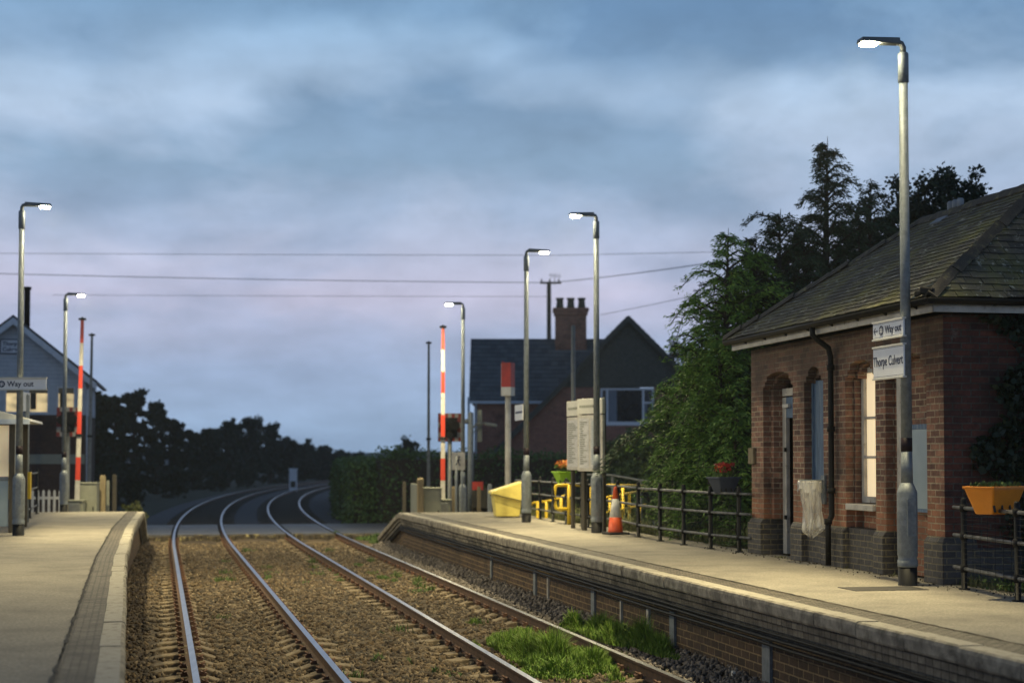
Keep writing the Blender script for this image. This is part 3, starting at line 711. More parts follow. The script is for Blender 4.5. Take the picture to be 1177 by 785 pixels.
p.build('plinth', M['blue_brick'], st_b, bevel=.008, seg=1)
# window B: tall sash, lit behind a blind
a, b = 1.82, 2.73
wd = MB(); wd.box(.20,.26,a+.04,a+.11,.84,SP+.12).box(.20,.26,b-.11,b-.04,.84,SP+.12).box(.20,.26,a+.11,b-.11,.84,.92).box(.20,.26,a+.11,b-.11,SP+.05,SP+.12)
wf = wd.build('window', M['dirty_white'], st_b, bevel=.004, seg=1)
gz = MB()
for z in (1.40, 1.90): gz.box(.21,.245,a+.11,b-.11,z,z+.035)
gz.build('glazing_bar', M['dirty_white'], wf, bevel=.003, seg=1)
MB().box(.248,.252,a+.11,b-.11,.92,SP+.05).build('pane', M['win_warm'], wf)
MB().box(.236,.246,a+.13,a+.29,1.44,1.64).build('notice', M['sticker'], wf)
MB().box(.230,.235,a+.15,a+.27,1.50,1.53).box(.230,.235,a+.15,a+.27,1.56,1.62).build('notice_print', M['poster'], wf)
MB().box(-.03,.26,a+.04,b-.04,.75,.83).build('window_sill', M['dirty_white'], st_b, bevel=.012)
# window C: blue boarded
a, b = 3.46, 4.13
c_ = MB().box(.125,.165,a+.0,b-.0,1.0,SP+.02)
bo = c_.build('boarded_window', M['blue_board'], st_b); bo['label'] = 'window closed with blue painted boards'
MB().box(.11,.124,a+.0,a+.05,1.0,SP-.01).box(.11,.124,b-.05,b,1.0,SP-.01).build('frame', M['blue_board'], bo)
MB().box(-.03,.22,a+.02,b-.02,.93,1.0).build('window_sill', M['dirty_white'], st_b, bevel=.012)
# door D: cream frame, black sheet painting the dark of the open gap
a, b = 4.55, 5.72
d_ = MB().box(.26,.32,b-.24,b-.10,.02,SP-.15).box(.26,.32,a+.1,a+.2,.02,SP+.05).box(.26,.32,a+.1,b-.1,SP-.13,SP-.02)
dr = d_.build('door', M['dirty_white'], st_b, bevel=.004, seg=1)
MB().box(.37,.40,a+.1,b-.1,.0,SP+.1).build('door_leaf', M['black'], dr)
MB().box(.24,.26,b-.26,b-.20,.52,.58).box(.24,.26,b-.26,b-.20,1.5,1.56).build('hinge', M['black'], dr)
MB().box(.27,.31,a+.2,b-.24,SP-.45,SP-.15).build('transom', M['blue_board'], dr)
MB().box(.22,.26,b-.42,b-.2,SP-.30,SP-.25).build('door_closer', M['white'], dr)
# bay A: white frame and pale poster panel
a, b = .43, 1.53
fa = MB().box(.10,.19,b-.23,b-.10,.02,SP+.12).box(.10,.19,a+.10,a+.2,.02,SP+.12).build('door', M['dirty_white'], st_b, bevel=.004, seg=1)
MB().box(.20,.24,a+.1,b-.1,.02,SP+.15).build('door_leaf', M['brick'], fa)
pn = MB().box(.05,.09,a+.02,a+.62,.82,1.74).build('poster_panel', M['board'], st_b); pn['label'] = 'pale blank poster panel in a blue frame'
MB().box(.045,.095,a+.0,a+.64,1.742,1.80).box(.045,.095,a+.0,a+.64,.78,.818).build('frame', M['blue_board'], pn)
# infill behind everything so no light leaks through
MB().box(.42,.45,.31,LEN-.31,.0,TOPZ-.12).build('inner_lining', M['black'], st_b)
# eaves: fascia, gutter, brackets
OV = .30; EZ = 3.04
f_ = MB().box(-OV+.06,-OV+.085,-OV+.06,LEN+.17,EZ-.02,EZ+.11).box(-OV+.06,DEP+.2,-OV+.06,-OV+.085,EZ-.02,EZ+.11)
f_.box(-OV+.085,.0,-OV+.086,LEN+.17,EZ+.02,EZ+.04).box(.001,DEP,-OV+.086,-.001,EZ+.02,EZ+.04)
f_.build('fascia', M['dirty_white'], st_b)
g_ = MB()
def half_gutter(p0, p1, r=.06):
    p0, p1 = Vector(p0), Vector(p1); d = (p1-p0).normalized(); sd = d.cross(Vector((0,0,1))); n = 8
    A = []; B = []
    for i in range(n+1):
        an = math.pi*i/n; v = sd*math.cos(an)*r - Vector((0,0,1))*math.sin(an)*r
        A.append(p0+v); B.append(p1+v)
    g_.add(A+B, [(i, i+1, i+n+2, i+n+1) for i in range(n)], True)
    g_.add([p + (p-q)*0 for p, q in zip(A,B)][:0], [])
half_gutter((-OV-.01,-OV-.06,EZ+.125),(-OV-.01,LEN+.22,EZ+.125)); half_gutter((-OV-.06,-OV-.01,EZ+.125),(DEP+.3,-OV-.01,EZ+.125))
gu = g_.build('gutter', M['gutter'], st_b)
sm = gu.modifiers.new('thickness','SOLIDIFY'); sm.thickness = .008
for k in range(8): MB().boxc(-OV+.03, .15+k*.8, EZ+.075, .11,.03,.035, ry=.5).build('gutter_bracket', M['gutter'], gu)
for k in range(4): MB().boxc(.5+k*.9, -OV+.03, EZ+.075, .03,.11,.035).build('gutter_bracket', M['gutter'], gu)
pts = [(-OV-.01,3.05,EZ+.07),(-OV-.01,3.05,EZ-.03),(-OV+.06,3.04,EZ-.10),(-.10,3.03,EZ-.20),(-.07,3.03,EZ-.32),(-.07,3.03,.95),(-.07,3.03,.66),(-.12,3.03,.56),(-.12,3.03,.02)]
dp = MB().tube(pts, .038, 12)
for z in (2.55, 1.75, .95, .55): dp.lathe([(.052,z),(.052,z+.07)], 12, -.07 if z > .6 else -.12, 3.03)
dp.build('drainpipe', M['gutter'], st_b)
MB().box(-.05,-.001,6.02,6.24,1.32,1.56).build('meter_box', M['timber'], st_b, bevel=.008)

# roof: individual slates on the planes of a hip roof
def roof_plane(mb, A, B, Cc, D, rw, sw, rng, th=.009, lift=.014, miss=0):
    """A,B = eave ends, D,Cc = ridge ends (D above A); slates laid in courses"""
    A, B, Cc, D = map(Vector, (A, B, Cc, D)); ea = (B-A).normalized()
    up = (D-A) - ea*((D-A).dot(ea)); sl = up.length; up.normalize(); nn = ea.cross(up).normalized()
    if nn.z < 0: nn = -nn
    EL = (B-A).length; a1 = (D-A).dot(ea); b1 = (Cc-A).dot(ea)
    rows = int(sl/rw)
    for r in range(rows+1):
        v0 = r*rw - .02; v1 = min(sl, v0 + rw*1.25)
        if v0 >= sl - .02: break
        off = (r % 2)*sw*.5
        k = -1
        while k*sw + off < EL:
            u0 = k*sw + off + .003; u1 = u0 + sw - .006; k += 1
            def cl(u, v): t = max(0, min(1, v/sl)); return max(a1*t, min(EL + (b1-EL)*t, u))
            q = [(cl(u0,v0),v0),(cl(u1,v0),v0),(cl(u1,v1),v1),(cl(u0,v1),v1)]
            if q[1][0]-q[0][0] < .03 and q[2][0]-q[3][0] < .03: continue
            dv = rng.uniform(-.009,.009); sk_ = rng.uniform(-.006,.006); l0 = lift + rng.uniform(0,.006)
            if rng.random() < .02: dv -= .03
            P = []
            for i, (u, v) in enumerate(q):
                low = i < 2
                base = A + ea*(u + (sk_ if low else 0)) + up*(v + (dv if low else 0)) + nn*(l0 if low else .002)
                P.append(base)
            T = [p_ + nn*th for p_ in P]
            mb.add(P+T, [(4,5,6,7),(0,1,5,4),(1,2,6,5),(3,0,4,7)])
RZ0, RZ1 = EZ+.14, 4.76
E0 = (-OV-.03,-OV-.03,RZ0); E1 = (-OV-.03,LEN+.2,RZ0); E2 = (DEP+OV,-OV-.03,RZ0); E3 = (DEP+OV,LEN+.2,RZ0)
RX = DEP/2; K0 = (RX, 1.25, RZ1); K1 = (RX, 4.42, RZ1)
rn = random.Random(6); sl = MB()
roof_plane(sl, E0, E1, K1, K0, .115, .20, rn); roof_plane(sl, E2, E0, K0, K0, .115, .20, rn)
roof_plane(sl, E3, E2, K0, K1, .17, .25, rn); roof_plane(sl, E1, E3, K1, K1, .17, .25, rn)
roof = sl.build('roof', M['slates'], st_b, uv=False)
und = MB()
dn = lambda p_, d=.012: (p_[0], p_[1], p_[2]-d)
for f in ((E0,E1,K1,K0),(E2,E0,K0),(E3,E2,K0,K1),(E1,E3,K1)): und.face([dn(q) for q in f])
und.build('roof_boarding', M['black'], roof, uv=False)
hp = MB()
def ridge_run(p0, p1, L_=.42, jit=.012, w=.13, lower=.06):
    p0, p1 = Vector(p0), Vector(p1); d = (p1-p0); n = int(d.length/L_); d /= n; dirn = d.normalized(); sd = dirn.cross(Vector((0,0,1))).normalized(); up = sd.cross(dirn).normalized()
    for i in range(n):
        a = p0 + d*i; b = p0 + d*(i+1.06); o_ = sd*rn.uniform(-jit,jit) + up*rn.uniform(0,jit)
        prof = [(-w,-lower),(-w*.5,.0),(0,.035),(w*.5,.0),(w,-lower),(w*.9,-lower-.012),(0,.015),(-w*.9,-lower-.012)]
        A = [a + sd*x + up*(z+.02) + o_ for x, z in prof]; B = [b + sd*x + up*(z+.02+.018) + o_ for x, z in prof]; m_ = len(prof)
        hp.add(A+B, [(j, (j+1)%m_, (j+1)%m_+m_, j+m_) for j in range(m_)] + [tuple(range(m_)), tuple(range(2*m_-1,m_-1,-1))])
ridge_run(K0, K1, w=.14, lower=.09); ridge_run(E0, K0, .30, .02, .09, .05); ridge_run(E1, K1, .30, .02, .13, .05)
hp.build('ridge_tiles', M['ridge'], roof, uv=False)
MB().boxc(-OV+.02,-OV+.06,RZ0+.06,.22,.16,.09,rz=.8,rx=.2).boxc(-OV-.02,-OV+.22,RZ0+.05,.08,.10,.07,rz=.3).build('hip_end', M['gutter'], roof, bevel=.02)
# three little stubs of an old vent on the ridge
vt = MB()
for i in range(3): vt.lathe([(.05,RZ1),(.05,RZ1+.14),(.035,RZ1+.16)], 8, RX, 3.35+i*.14)
vt.boxc(RX-.14, 3.6, RZ1-.07, .28,.32,.015, ry=-.62)
vt.build('ridge_vent', M['lead'], roof)
# ivy on the end wall
rngv = np.random.default_rng(12)
n = 16000; x = .3 + 3.4*rngv.random(n); z = -.2 + 3.2*rngv.random(n)
keep = (x > .55 + .22*np.sin(z*3.1) + .15*np.sin(z*7.7) - .12*(z > 2.6) + .25*rngv.random(n)) | ((z < .25) & (x > .9))
x, z = x[keep], z[keep]
P_ = np.stack([x, -.03 - .10*rngv.random(len(x)), z], 1)
iv = quads('ivy', leaf_quads(P_, .085, rngv, aspect=.8), M['leaf_ivy']); iv.location = (BX, BY, 0); iv.rotation_euler = (0,0,TH)
tag(iv, 'dark ivy climbing the end wall of the station building', 'ivy')

# clear rubbish bag hanging on a hoop from the building
s_ = 3.42
bx_, by_ = BX - .2005*s_ - .98*.02, BY + .98*s_ - .2*.02
hb = thing('rubbish_bag_holder', 'hoop holding a clear plastic rubbish bag on the wall of the brick building', 'litter bag', (bx_, by_, 0), TH)
mb = MB(); cx, cy, zt = -.19, 0, 1.10
def bagpt(u, v):
    an = 2*math.pi*u
    r = .145*(1-.22*v) + .016*math.sin(an*7+v*5)*(0.3+v) + .012*math.sin(an*13-v*9)*v + (.03*math.exp(-((v-.82)/.12)**2))
    if v > .86: r *= max(.12, 1-((v-.86)/.14)**1.6*.85)
    return (cx + r*math.cos(an)*.92 + .05*v*math.sin(v*3), cy + r*math.sin(an) - .04*v, zt - .72*v - .03*v*math.sin(an*2+1))
nu, nv = 56, 34
vs = [bagpt(i/nu, j/nv) for j in range(nv+1) for i in range(nu)]
mb.add(vs, [(j*nu+i, j*nu+(i+1)%nu, (j+1)*nu+(i+1)%nu, (j+1)*nu+i) for j in range(nv) for i in range(nu)], True)
bag = mb.build('bag', M['bag'], hb, uv=False)
mt = M['bag'].node_tree; pb = mt.nodes['Principled BSDF']; pb.inputs['Transmission Weight'].default_value = .25; pb.inputs['Subsurface Weight'].default_value = 0; pb.inputs['Alpha'].default_value = .5
an_ = mt.nodes.new('ShaderNodeTexNoise'); am = mt.nodes.new('ShaderNodeMapping'); ac = mt.nodes.new('ShaderNodeTexCoord'); ar_ = mt.nodes.new('ShaderNodeMapRange')
mt.links.new(ac.outputs['Object'], am.inputs[0]); am.inputs['Scale'].default_value = (9,9,1.6); mt.links.new(am.outputs[0], an_.inputs['Vector']); an_.inputs['Scale'].default_value = 2.2; an_.inputs['Detail'].default_value = 5
mt.links.new(an_.outputs['Fac'], ar_.inputs['Value']); ar_.inputs['From Min'].default_value = .35; ar_.inputs['From Max'].default_value = .65; ar_.inputs['To Min'].default_value = .25; ar_.inputs['To Max'].default_value = .85
mt.links.new(ar_.outputs[0], pb.inputs['Alpha'])
co = MB()
nu2 = 40; vs = []
for j, (dr_, dz) in enumerate(((0,.0),(.018,.012),(.028,-.02),(.022,-.08),(.03,-.12))):
    for i in range(nu2):
        an = 2*math.pi*i/nu2; q = .145+dr_+.008*math.sin(an*9+j)*(j/3); vs.append((cx+q*.92*math.cos(an), cy+q*math.sin(an), zt+dz-(.03*math.sin(an*5) if j == 4 else 0)))
co.add(vs, [(j*nu2+i, j*nu2+(i+1)%nu2, (j+1)*nu2+(i+1)%nu2, (j+1)*nu2+i) for j in range(4) for i in range(nu2)], True)
co.build('bag_cuff', M['bag'], bag, uv=False)
ring = MB().tube([(cx+.147*.92*math.cos(2*math.pi*i/32), cy+.147*math.sin(2*math.pi*i/32), zt+.012) for i in range(33)], .009, 8, cap=False)
ring.tube([(cx+.13,cy,zt+.012),(.02,cy,zt+.012)], .012, 8).box(-.012,.02,-.06,.06,zt-.3,zt+.08)
ring.build('hoop', M['galv'], hb)

# ------------------------------------------------------------------ platform lamps
def lamp_light(parent, x, z, power):
    ld = bpy.data.lights.new('lamp_light', 'AREA'); ld.shape = 'RECTANGLE'; ld.size = .24; ld.size_y = .16; ld.energy = power; ld.color = LAMP_COL; ld.spread = R(150)
    # the luminaire throws its light forward over the platform and little back at its own post
    ld.use_nodes = True; t = ld.node_tree; em = next(n for n in t.nodes if n.type == 'EMISSION')
    ge = t.nodes.new('ShaderNodeNewGeometry'); vm = t.nodes.new('ShaderNodeVectorMath'); vm.operation = 'DOT_PRODUCT'
    t.links.new(ge.outputs['Incoming'], vm.inputs[0]); sg = -1 if x > 0 else 1
    vm.inputs[1].default_value = (RT[0]*sg*LSIGN, RT[1]*sg*LSIGN, 0)
    ma = t.nodes.new('ShaderNodeMapRange'); t.links.new(vm.outputs['Value'], ma.inputs['Value']); ma.inputs['From Min'].default_value = -1; ma.inputs['From Max'].default_value = 1
    rp = t.nodes.new('ShaderNodeValToRGB'); t.links.new(ma.outputs[0], rp.inputs[0])
    ramp(rp, [(.12, (.012,)*3), (.22, (.02,)*3), (.33, (.025,)*3), (.39, (.09,)*3), (.44, (.32,)*3), (.5, (1,1,1))])
    t.links.new(rp.outputs[0], em.inputs['Strength'])
    o = bpy.data.objects.new('lamp_light', ld); C.objects.link(o); o.parent = parent; o.location = (x, 0, z-.02); o.rotation_euler = (0, (-1 if x > 0 else 1)*R(20), 0); return o
def make_lamp(label, X, Y, zb, H, dirn, power=None, tilt=0, rz=TH):
    """dirn -1: the head points to the left, +1 to the right"""
    t = thing('platform_lamp', label, 'lamp post', (X, Y, zb), rz, 'lit platform lamp posts')
    MB().lathe([(.105,-.6),(.105,.20)], 20).build('base', M['black'], t)
    MB().lathe([(.108,.20),(.112,.22),(.112,.27),(.098,.30),(.112,.33),(.112,1.02),(.108,1.04),(.068,1.13)], 24).boxc(-.0,-.108,.75,.10,.02,.42).build('base_column', M['galv'], t)
    MB().lathe([(.067,1.13),(.062,1.48)], 20).lathe([(.062,1.63),(.048,H-.42)], 20).build('pole', M['galv'], t)
    MB().lathe([(.0635,1.48),(.0635,1.63)], 20).build('band', M['maroon'], t)
    MB().lathe([(.050,H-.46),(.060,H-.455),(.060,H-.14),(.05,H-.12)], 20).build('collar', M['galv'], t)
    arm = MB().tube([(0,0,H-.14),(0,0,H-.06),(dirn*.02,0,H-.02),(dirn*.08,0,H)], .034, 10)
    arm.build('bracket', M['lampbody'], t)
    h = MB(); x0, x1 = dirn*.05, dirn*.52
    h.frustum([(x0,-.05,H-.035),(x0,.05,H-.035),(x1,.10,H-.03),(x1,-.10,H-.03)], [(x0,-.045,H+.045),(x0,.045,H+.045),(x1,.08,H+.02),(x1,-.08,H+.02)])
    hd = h.build('lamp_head', M['lampbody'], t, bevel=.012)
    MB().boxc(dirn*.41, 0, H-.045, .18, .14, .03).build('lens', M['lens'], hd, bevel=.01)
    lamp_light(hd, dirn*.44, H-.055, power or LAMP_W)
    return t
def lamp_h(Y, zb, top_py, px): return zat(top_py, Y, px) - zb
specs = [
 ('tallest nearest lamp post carrying station name signs in front of the brick building', 1043.5, 672, 49, -1, None, 0),
 ('lamp post standing in front of the notice boards beside the traffic cone', 686, 612, 247, -1, None, 0),
 ('lamp post with its head turned right beside the yellow grit bin', 605, 600, 288, 1, None, 0),
 ('farthest lamp post of the right platform behind the small walking figure sign', 532, None, 349, -1, (45.8,-.45), 0),
 ('lamp post on the left platform behind the long Way out sign', 21, 615, 235, 1, None, 0),
 ('lamp post on the left platform beside the raised striped barrier', 73, None, 338, 1, (43.8,-.05), 0)]
lamps = []
for lb, px, py, top, d, far, _ in specs:
    if far: Y, zb = far; X = xat(px, Y, 590)
    else: (X, Y), zb = gnd(px, py), 0
    lamps.append((X, Y, zb)); make_lamp(lb, X, Y, zb, lamp_h(Y, zb, top, px), d, power=LAMP_W)

make_lamp('lamp post on the left platform nearest the camera', -7.75, 19.6, 0, 6.0, 1, power=LAMP_W*.36)
def logo(mb, cx, cz, s):
    """two-arrow railway symbol on the x-z plane"""
    def bar(x0,z0,x1,z1,w):
        d = Vector((x1-x0, z1-z0)).normalized(); n_ = Vector((-d.y, d.x))*w/2
        mb.face([(cx+(x0+n_.x)*s,-.0,cz+(z0+n_.y)*s),(cx+(x1+n_.x)*s,0,cz+(z1+n_.y)*s),(cx+(x1-n_.x)*s,0,cz+(z1-n_.y)*s),(cx+(x0-n_.x)*s,0,cz+(z0-n_.y)*s)])
    bar(-.5,.16,.5,.16,.13); bar(-.5,-.16,.5,-.16,.13); bar(-.22,.16,.18,.45,.13); bar(-.18,-.45,.22,-.16,.13); bar(-.02,.0,-.28,-.16,.001); bar(.28,.16,-.28,-.16,.13)
def roundel(parent, x, y, z, r, rz=0):
    d = MB().tube([(0,0,0),(0,-.002,0)], r, 24).build('symbol', M['navy'], parent, (x,y,z), rz)
    m = MB(); logo(m, 0, 0, r*1.35); l_ = m.build('arrows', M['sign_white'], d, uv=False); l_.location = (0,-.0035,0); return d
# signs on the big lamp, parallel to the platform, facing the track
LX, LY, _ = lamps[0]
def plate(name, w, h, th, parent): 
    return MB().box(-w/2,w/2,-th/2,th/2,0,h).build(name, M['sign_white'], parent, bevel=.006)
# local frame: x runs along the platform towards the camera, -y faces the track
def sign_at(name, label, zc0, hh, ww=.80, s0=-.12):
    # s0: how far the near end sticks out towards the camera past the post
    cxs = ww/2 + s0
    X = LX - .2005*cxs - .98*.085; Y = LY + .98*cxs - .2*.085
    t = thing(name, label, 'sign', (X, Y, zc0), TH - math.pi/2)
    MB().box(-ww/2,ww/2,0,.02,0,hh).build('panel', M['sign_white'], t, bevel=.004)
    MB().box(-ww/2-.006,ww/2+.006,-.012,.035,hh+.001,hh+.02).box(-ww/2-.006,ww/2+.006,-.012,.035,-.02,-.001).build('edge_trim', M['white'], t)
    MB().box(-ww/2,ww/2,-.0015,0,hh-.016,hh-.011).box(-ww/2,ww/2,-.0015,0,.011,.016).build('border_line', M['navy'], t)
    MB().boxc(ww/2-.12+s0*0, .05, hh/2, .05,.06,.04).build('clamp', M['galv'], t)
    return t
z1 = zat(385.5, 17.9, 1041); z2 = zat(364, 17.9, 1041)
sg = sign_at('way_out_sign', 'upper sign reading Way out with an arrow on the nearest lamp post', z1, z2-z1-.03, .80)
hh = z2-z1-.03
text('Way out', .118, M['navy'], sg, (.14,-.002,hh/2), (math.pi/2,0,0), bold=.002)
roundel(sg, -.17, -.001, hh/2, .058)
ar = MB().box(-.06,.045,-.002,0,-.007,.007)
for sgn in (1,-1): ar.boxc(-.04,-.001,sgn*.018,.06,.002,.013,ry=sgn*-.75)
o = ar.build('arrow', M['navy'], sg); o.location = (-.31,0,hh/2)
z1 = zat(432, 17.9, 1041); z2 = zat(394.5, 17.9, 1041)
sg = sign_at('station_name_sign', 'white station name sign reading Thorpe Culvert on the nearest lamp post', z1, z2-z1-.02, .80)
text('Thorpe Culvert', .155, M['navy'], sg, (0,-.002,(z2-z1)/2), (math.pi/2,0,0), xs=.78, bold=.002)
# small plate on the third lamp
X3, Y3, _ = lamps[2]
z1, z2 = zat(483, Y3, 600), zat(465, Y3, 600)
t = thing('small_station_sign', 'small white name plate fixed to the lamp post by the grit bin', 'sign', (X3-.10-.07, Y3+.12, z1), TH-math.pi/2)
MB().box(-.42,.42,0,.02,0,z2-z1).build('panel', M['sign_white'], t, bevel=.004)
MB().box(-.36,.36,-.002,0,(z2-z1)*.45,(z2-z1)*.58).build('lettering', M['navy'], t)
MB().boxc(.0,.04,.1,.05,.05,.05).build('clamp', M['galv'], t)
# long Way out sign on the left lamp, facing the camera
X5, Y5, _ = lamps[4]
z1, z2 = zat(447.5, Y5, 21), zat(434, Y5, 21)
xr = xat(55, Y5, 440) - X5; xl = xr - 1.55
t = thing('way_out_sign', 'long Way out sign across the left platform lamp post', 'sign', (X5, Y5-.10, z1), 0)
MB().box(xl,xr,0,.03,0,z2-z1-.03).build('panel', M['sign_white'], t, bevel=.004)
MB().box(xl-.01,xr+.01,-.03,.05,z2-z1-.028,z2-z1).box(xl-.01,xr+.01,-.015,.04,-.018,-.002).build('edge_trim', M['header'], t)
text('Way out', .135, M['navy'], t, (xat(24, Y5)-X5, -.002, (z2-z1-.03)*.5), (math.pi/2,0,0), bold=.003)
roundel(t, xat(2.5, Y5)-X5, -.001, (z2-z1-.03)*.5, .062)
o = ar.build('arrow', M['navy'], t); o.location = (xat(-9, Y5)-X5, -.001, (z2-z1-.03)*.5)

# ------------------------------------------------------------------ railings behind the right platform
def railing(name, label, pts, group=None, mesh=True, h=.95, m=None, first_over=.0, over_end=.0):
    """pts: post positions (x, y, z)"""
    x0, y0, z0 = pts[0]
    t = thing(name, label, 'railing', (x0, y0, z0), 0, group)
    V = [Vector((x-x0, y-y0, z-z0)) for x, y, z in pts]
    for v in V:
        MB().lathe([(.062,-.02),(.062,.012),(.032,.014),(.032,h),(.024,h+.03)], 12, v.x, v.y).lathe([(.046,h-.12),(.046,h-.04)], 12, v.x, v.y).lathe([(.042,h*.60-.04),(.042,h*.60+.04)], 12, v.x, v.y).lathe([(.042,.18),(.042,.26)], 12, v.x, v.y).build('post', M['black'], t).location.z = v.z
    d0 = (V[0]-V[1]).normalized()*first_over; d1 = (V[-1]-V[-2]).normalized()*over_end
    for z in (h-.08, h*.60, .22):
        P = [V[0]+d0] + V[1:-1] + [V[-1]+d1]
        MB().tube([p + Vector((0,0,z)) for p in P], .021, 10).build('rail', M['rail_top'] if m is None else m, t)
    if mesh:
        mb = MB()
        for a, b in zip(V, V[1:]):
            n = 13; sd = (b-a).normalized().cross(Vector((0,0,1)))*.02
            for i in range(n):
                z = .08 + (h-.22)*i/(n-1); mb.tube([a+sd+Vector((0,0,z)), b+sd+Vector((0,0,z))], .0022, 4, cap=False)
            k = int((b-a).length/.2)
            for i in range(k):
                q = a + (b-a)*(i+.5)/k + sd; mb.tube([q+Vector((0,0,.08)), q+Vector((0,0,h-.14))], .0022, 4, cap=False)
        mb.build('wire_mesh', M['black'], t, uv=False)
    return t
fx = lambda px, py: (*gnd(px, py), 0)
railing('railing', 'black post and rail fence with wire mesh between the brick building and the notice boards', [fx(849.7,634),fx(817,630.6),fx(786,626),fx(758.8,621.5),fx(733.8,617),fx(710,610.8),fx(690.5,607.6),fx(676,606)], 'black platform railings', first_over=.35)
railing('railing', 'black post and rail fence between the notice boards and the yellow grit bin', [fx(669,604.2),fx(651,602),fx(635.6,599.5),fx(621,596.5),fx(606,594.3)], 'black platform railings', over_end=1.2)
railing('railing', 'black fence in front of the dark end wall below the orange flower trough', [(4.86,17.35,0),(4.98,15.9,0),(5.12,14.4,0)], 'black platform railings', first_over=.3)

# flower troughs on the railings
def trough(name, label, px0, px1, Y, zt, h, m, petals, rz, leafy=.3, ov=.05):
    L_ = abs(px1-px0); x = xat((px0+px1)/2, Y, 560)
    return x
def make_trough(label, X, Y, zt, Lx, Wy, h, m, petal, rz, seed, up=.12, npet=90, nleaf=260, inset=.16):
    t = thing('flower_trough', label, 'flower trough', (X, Y, zt), rz, 'plastic flower troughs on the railings')
    a, b = Lx/2, Wy/2; bm_ = MB()
    bm_.frustum([(-a+inset*.7,-b*.6,-h),(a-inset*.7,-b*.6,-h),(a-inset*.7,b*.6,-h),(-a+inset*.7,b*.6,-h)], [(-a,-b,0),(a,-b,0),(a,b,0),(-a,b,0)])
    body = bm_.build('trough', m, t, bevel=.02, seg=3)
    r_ = MB()
    for x0,x1,y0,y1 in ((-a-.006,a+.006,-b-.008,-b+.016),(-a-.006,a+.006,b-.016,b+.008),(-a-.006,-a+.018,-b+.017,b-.017),(a-.018,a+.006,-b+.017,b-.017)): r_.box(x0,x1,y0,y1,-.012,.014)
    r_.build('rim', m, body, bevel=.006)
    sl_ = MB()
    for fr in (-.45,-.15,.15,.45):
        x_ = fr*Lx*.8; y_ = -b*.60 - .4*b*.24
        sl_.boxc(x_, y_-.008, -h*.78, .028,.018,h*.26,rx=-.20)
    sl_.build('slots', M['rubber'], body, bevel=.006)
    MB().box(-a+.03,a-.03,-b+.03,b-.03,.001,.008).build('soil', M['crack'], t)
    for s_ in (-.5,.5): MB().box(s_*Lx*.6-.02, s_*Lx*.6+.02, b*.55, b+.05, -.10, .016).build('hook', M['black'], t)
    rg = np.random.default_rng(seed); n = nleaf
    Pp = np.stack([(rg.random(n)-.5)*Lx*.86, (rg.random(n)-.5)*Wy*.8, .01+up*rg.random(n)**1.4], 1)
    quads('leaves', leaf_quads(Pp, .05, rg, D=np.tile([0,0,1.], (n,1))), M['leaf_weed'], t)
    if petal:
        n = npet; Pp = np.stack([(rg.random(n)-.5)*Lx*.7, (rg.random(n)-.5)*Wy*.7, .04+up*(.4+.8*rg.random(n))], 1)
        quads('flowers', leaf_quads(Pp, .07, rg, aspect=.9), petal, t)
    return t
Yo = 16.6; make_trough('orange plastic flower trough with low green shoots on the railing by the end wall', xat(1140, Yo, 572), Yo-.1, zat(560, Yo, 1140), .66, .34, .27, M['orange'], None, .78, 2, up=.035, nleaf=320)
Yg = 24.9; make_trough('slate grey flower trough with dark red and orange flowers on the railing', xat(832, Yg, 560), Yg, zat(549, Yg, 832), .50, .26, .24, M['grey_pl'], M['petal_red'], .72, 3, up=.15)
Yn = 35.2; make_trough('lime green flower trough with orange flowers on the railing near the notice boards', xat(648, Yn, 550), Yn-.1, zat(542.5, Yn, 648), .44, .30, .26, M['green_pl'], M['petal_orange'], .5, 4, up=.17, npet=120)

# traffic cone
X, Y = gnd(707.5, 613.8)
t = thing('traffic_cone', 'orange and white traffic cone standing beside the lamp post', 'traffic cone', (X, Y, 0), .35)
MB().box(-.21,.21,-.21,.21,0,.035).build('base', M['rubber'], t, bevel=.012)
c_ = MB().lathe([(.15,.03),(.145,.06),(.118,.27)], 28).lathe([(.062,.56),(.036,.72),(.03,.75),(.018,.755)], 28).build('body', M['cone'], t)
t.scale = (.95, .95, 1.17)
MB().lathe([(.1185,.27),(.0625,.56)], 28).build('reflective_sleeve', M['white'], t)

# notice boards
def notice(name, label, X, Y, zb, zt, w, rz, cols, hdr=.30):
    t = thing(name, label, 'notice board', (X, Y, 0), rz, 'notice boards on dark posts')
    MB().box(-w/2,w/2,-.03,.03,zb,zt-hdr-.02).build('case', M['dirty_white'], t, bevel=.008)
    MB().box(-w/2,w/2,-.035,.03,zt-hdr,zt).build('header', M['header'], t, bevel=.006)
    hb_ = MB(); k = 9
    for i in range(k): hb_.box(-w/2+.08+i*(w-.2)/k, -w/2+.08+i*(w-.2)/k+(w-.2)/k*.7, -.0375,-.0352, zt-hdr*.58, zt-hdr*.42)
    hb_.build('header_lettering', M['grey_board'], t)
    for i in range(cols):
        x0 = -w/2+.06+i*(w-.06)/cols; x1 = x0+(w-.06)/cols-.06
        MB().box(x0,x1,-.036,-.031,zb+.06,zt-hdr-.08).build('poster', M['poster'], t)
        ln = MB(); rr = random.Random(i+int(w*10))
        for q in range(20):
            z = zb+.14+q*(zt-hdr-.08-zb-.14)/21
            ln.box(x0+.04, x0+.04+(x1-x0-.08)*rr.uniform(.3,1), -.0385,-.0365, z, z+.018)
        ln.build('poster_lettering', M['board'] if i else M['grey_board'], t)
    for sgn in (-1,1):
        MB().box(sgn*(w/2-.10)-.04, sgn*(w/2-.10)+.04, .032,.10, -.1, zt-.05).build('leg', M['dark_timber'], t, bevel=.004)
    return t
Yb = 32.3
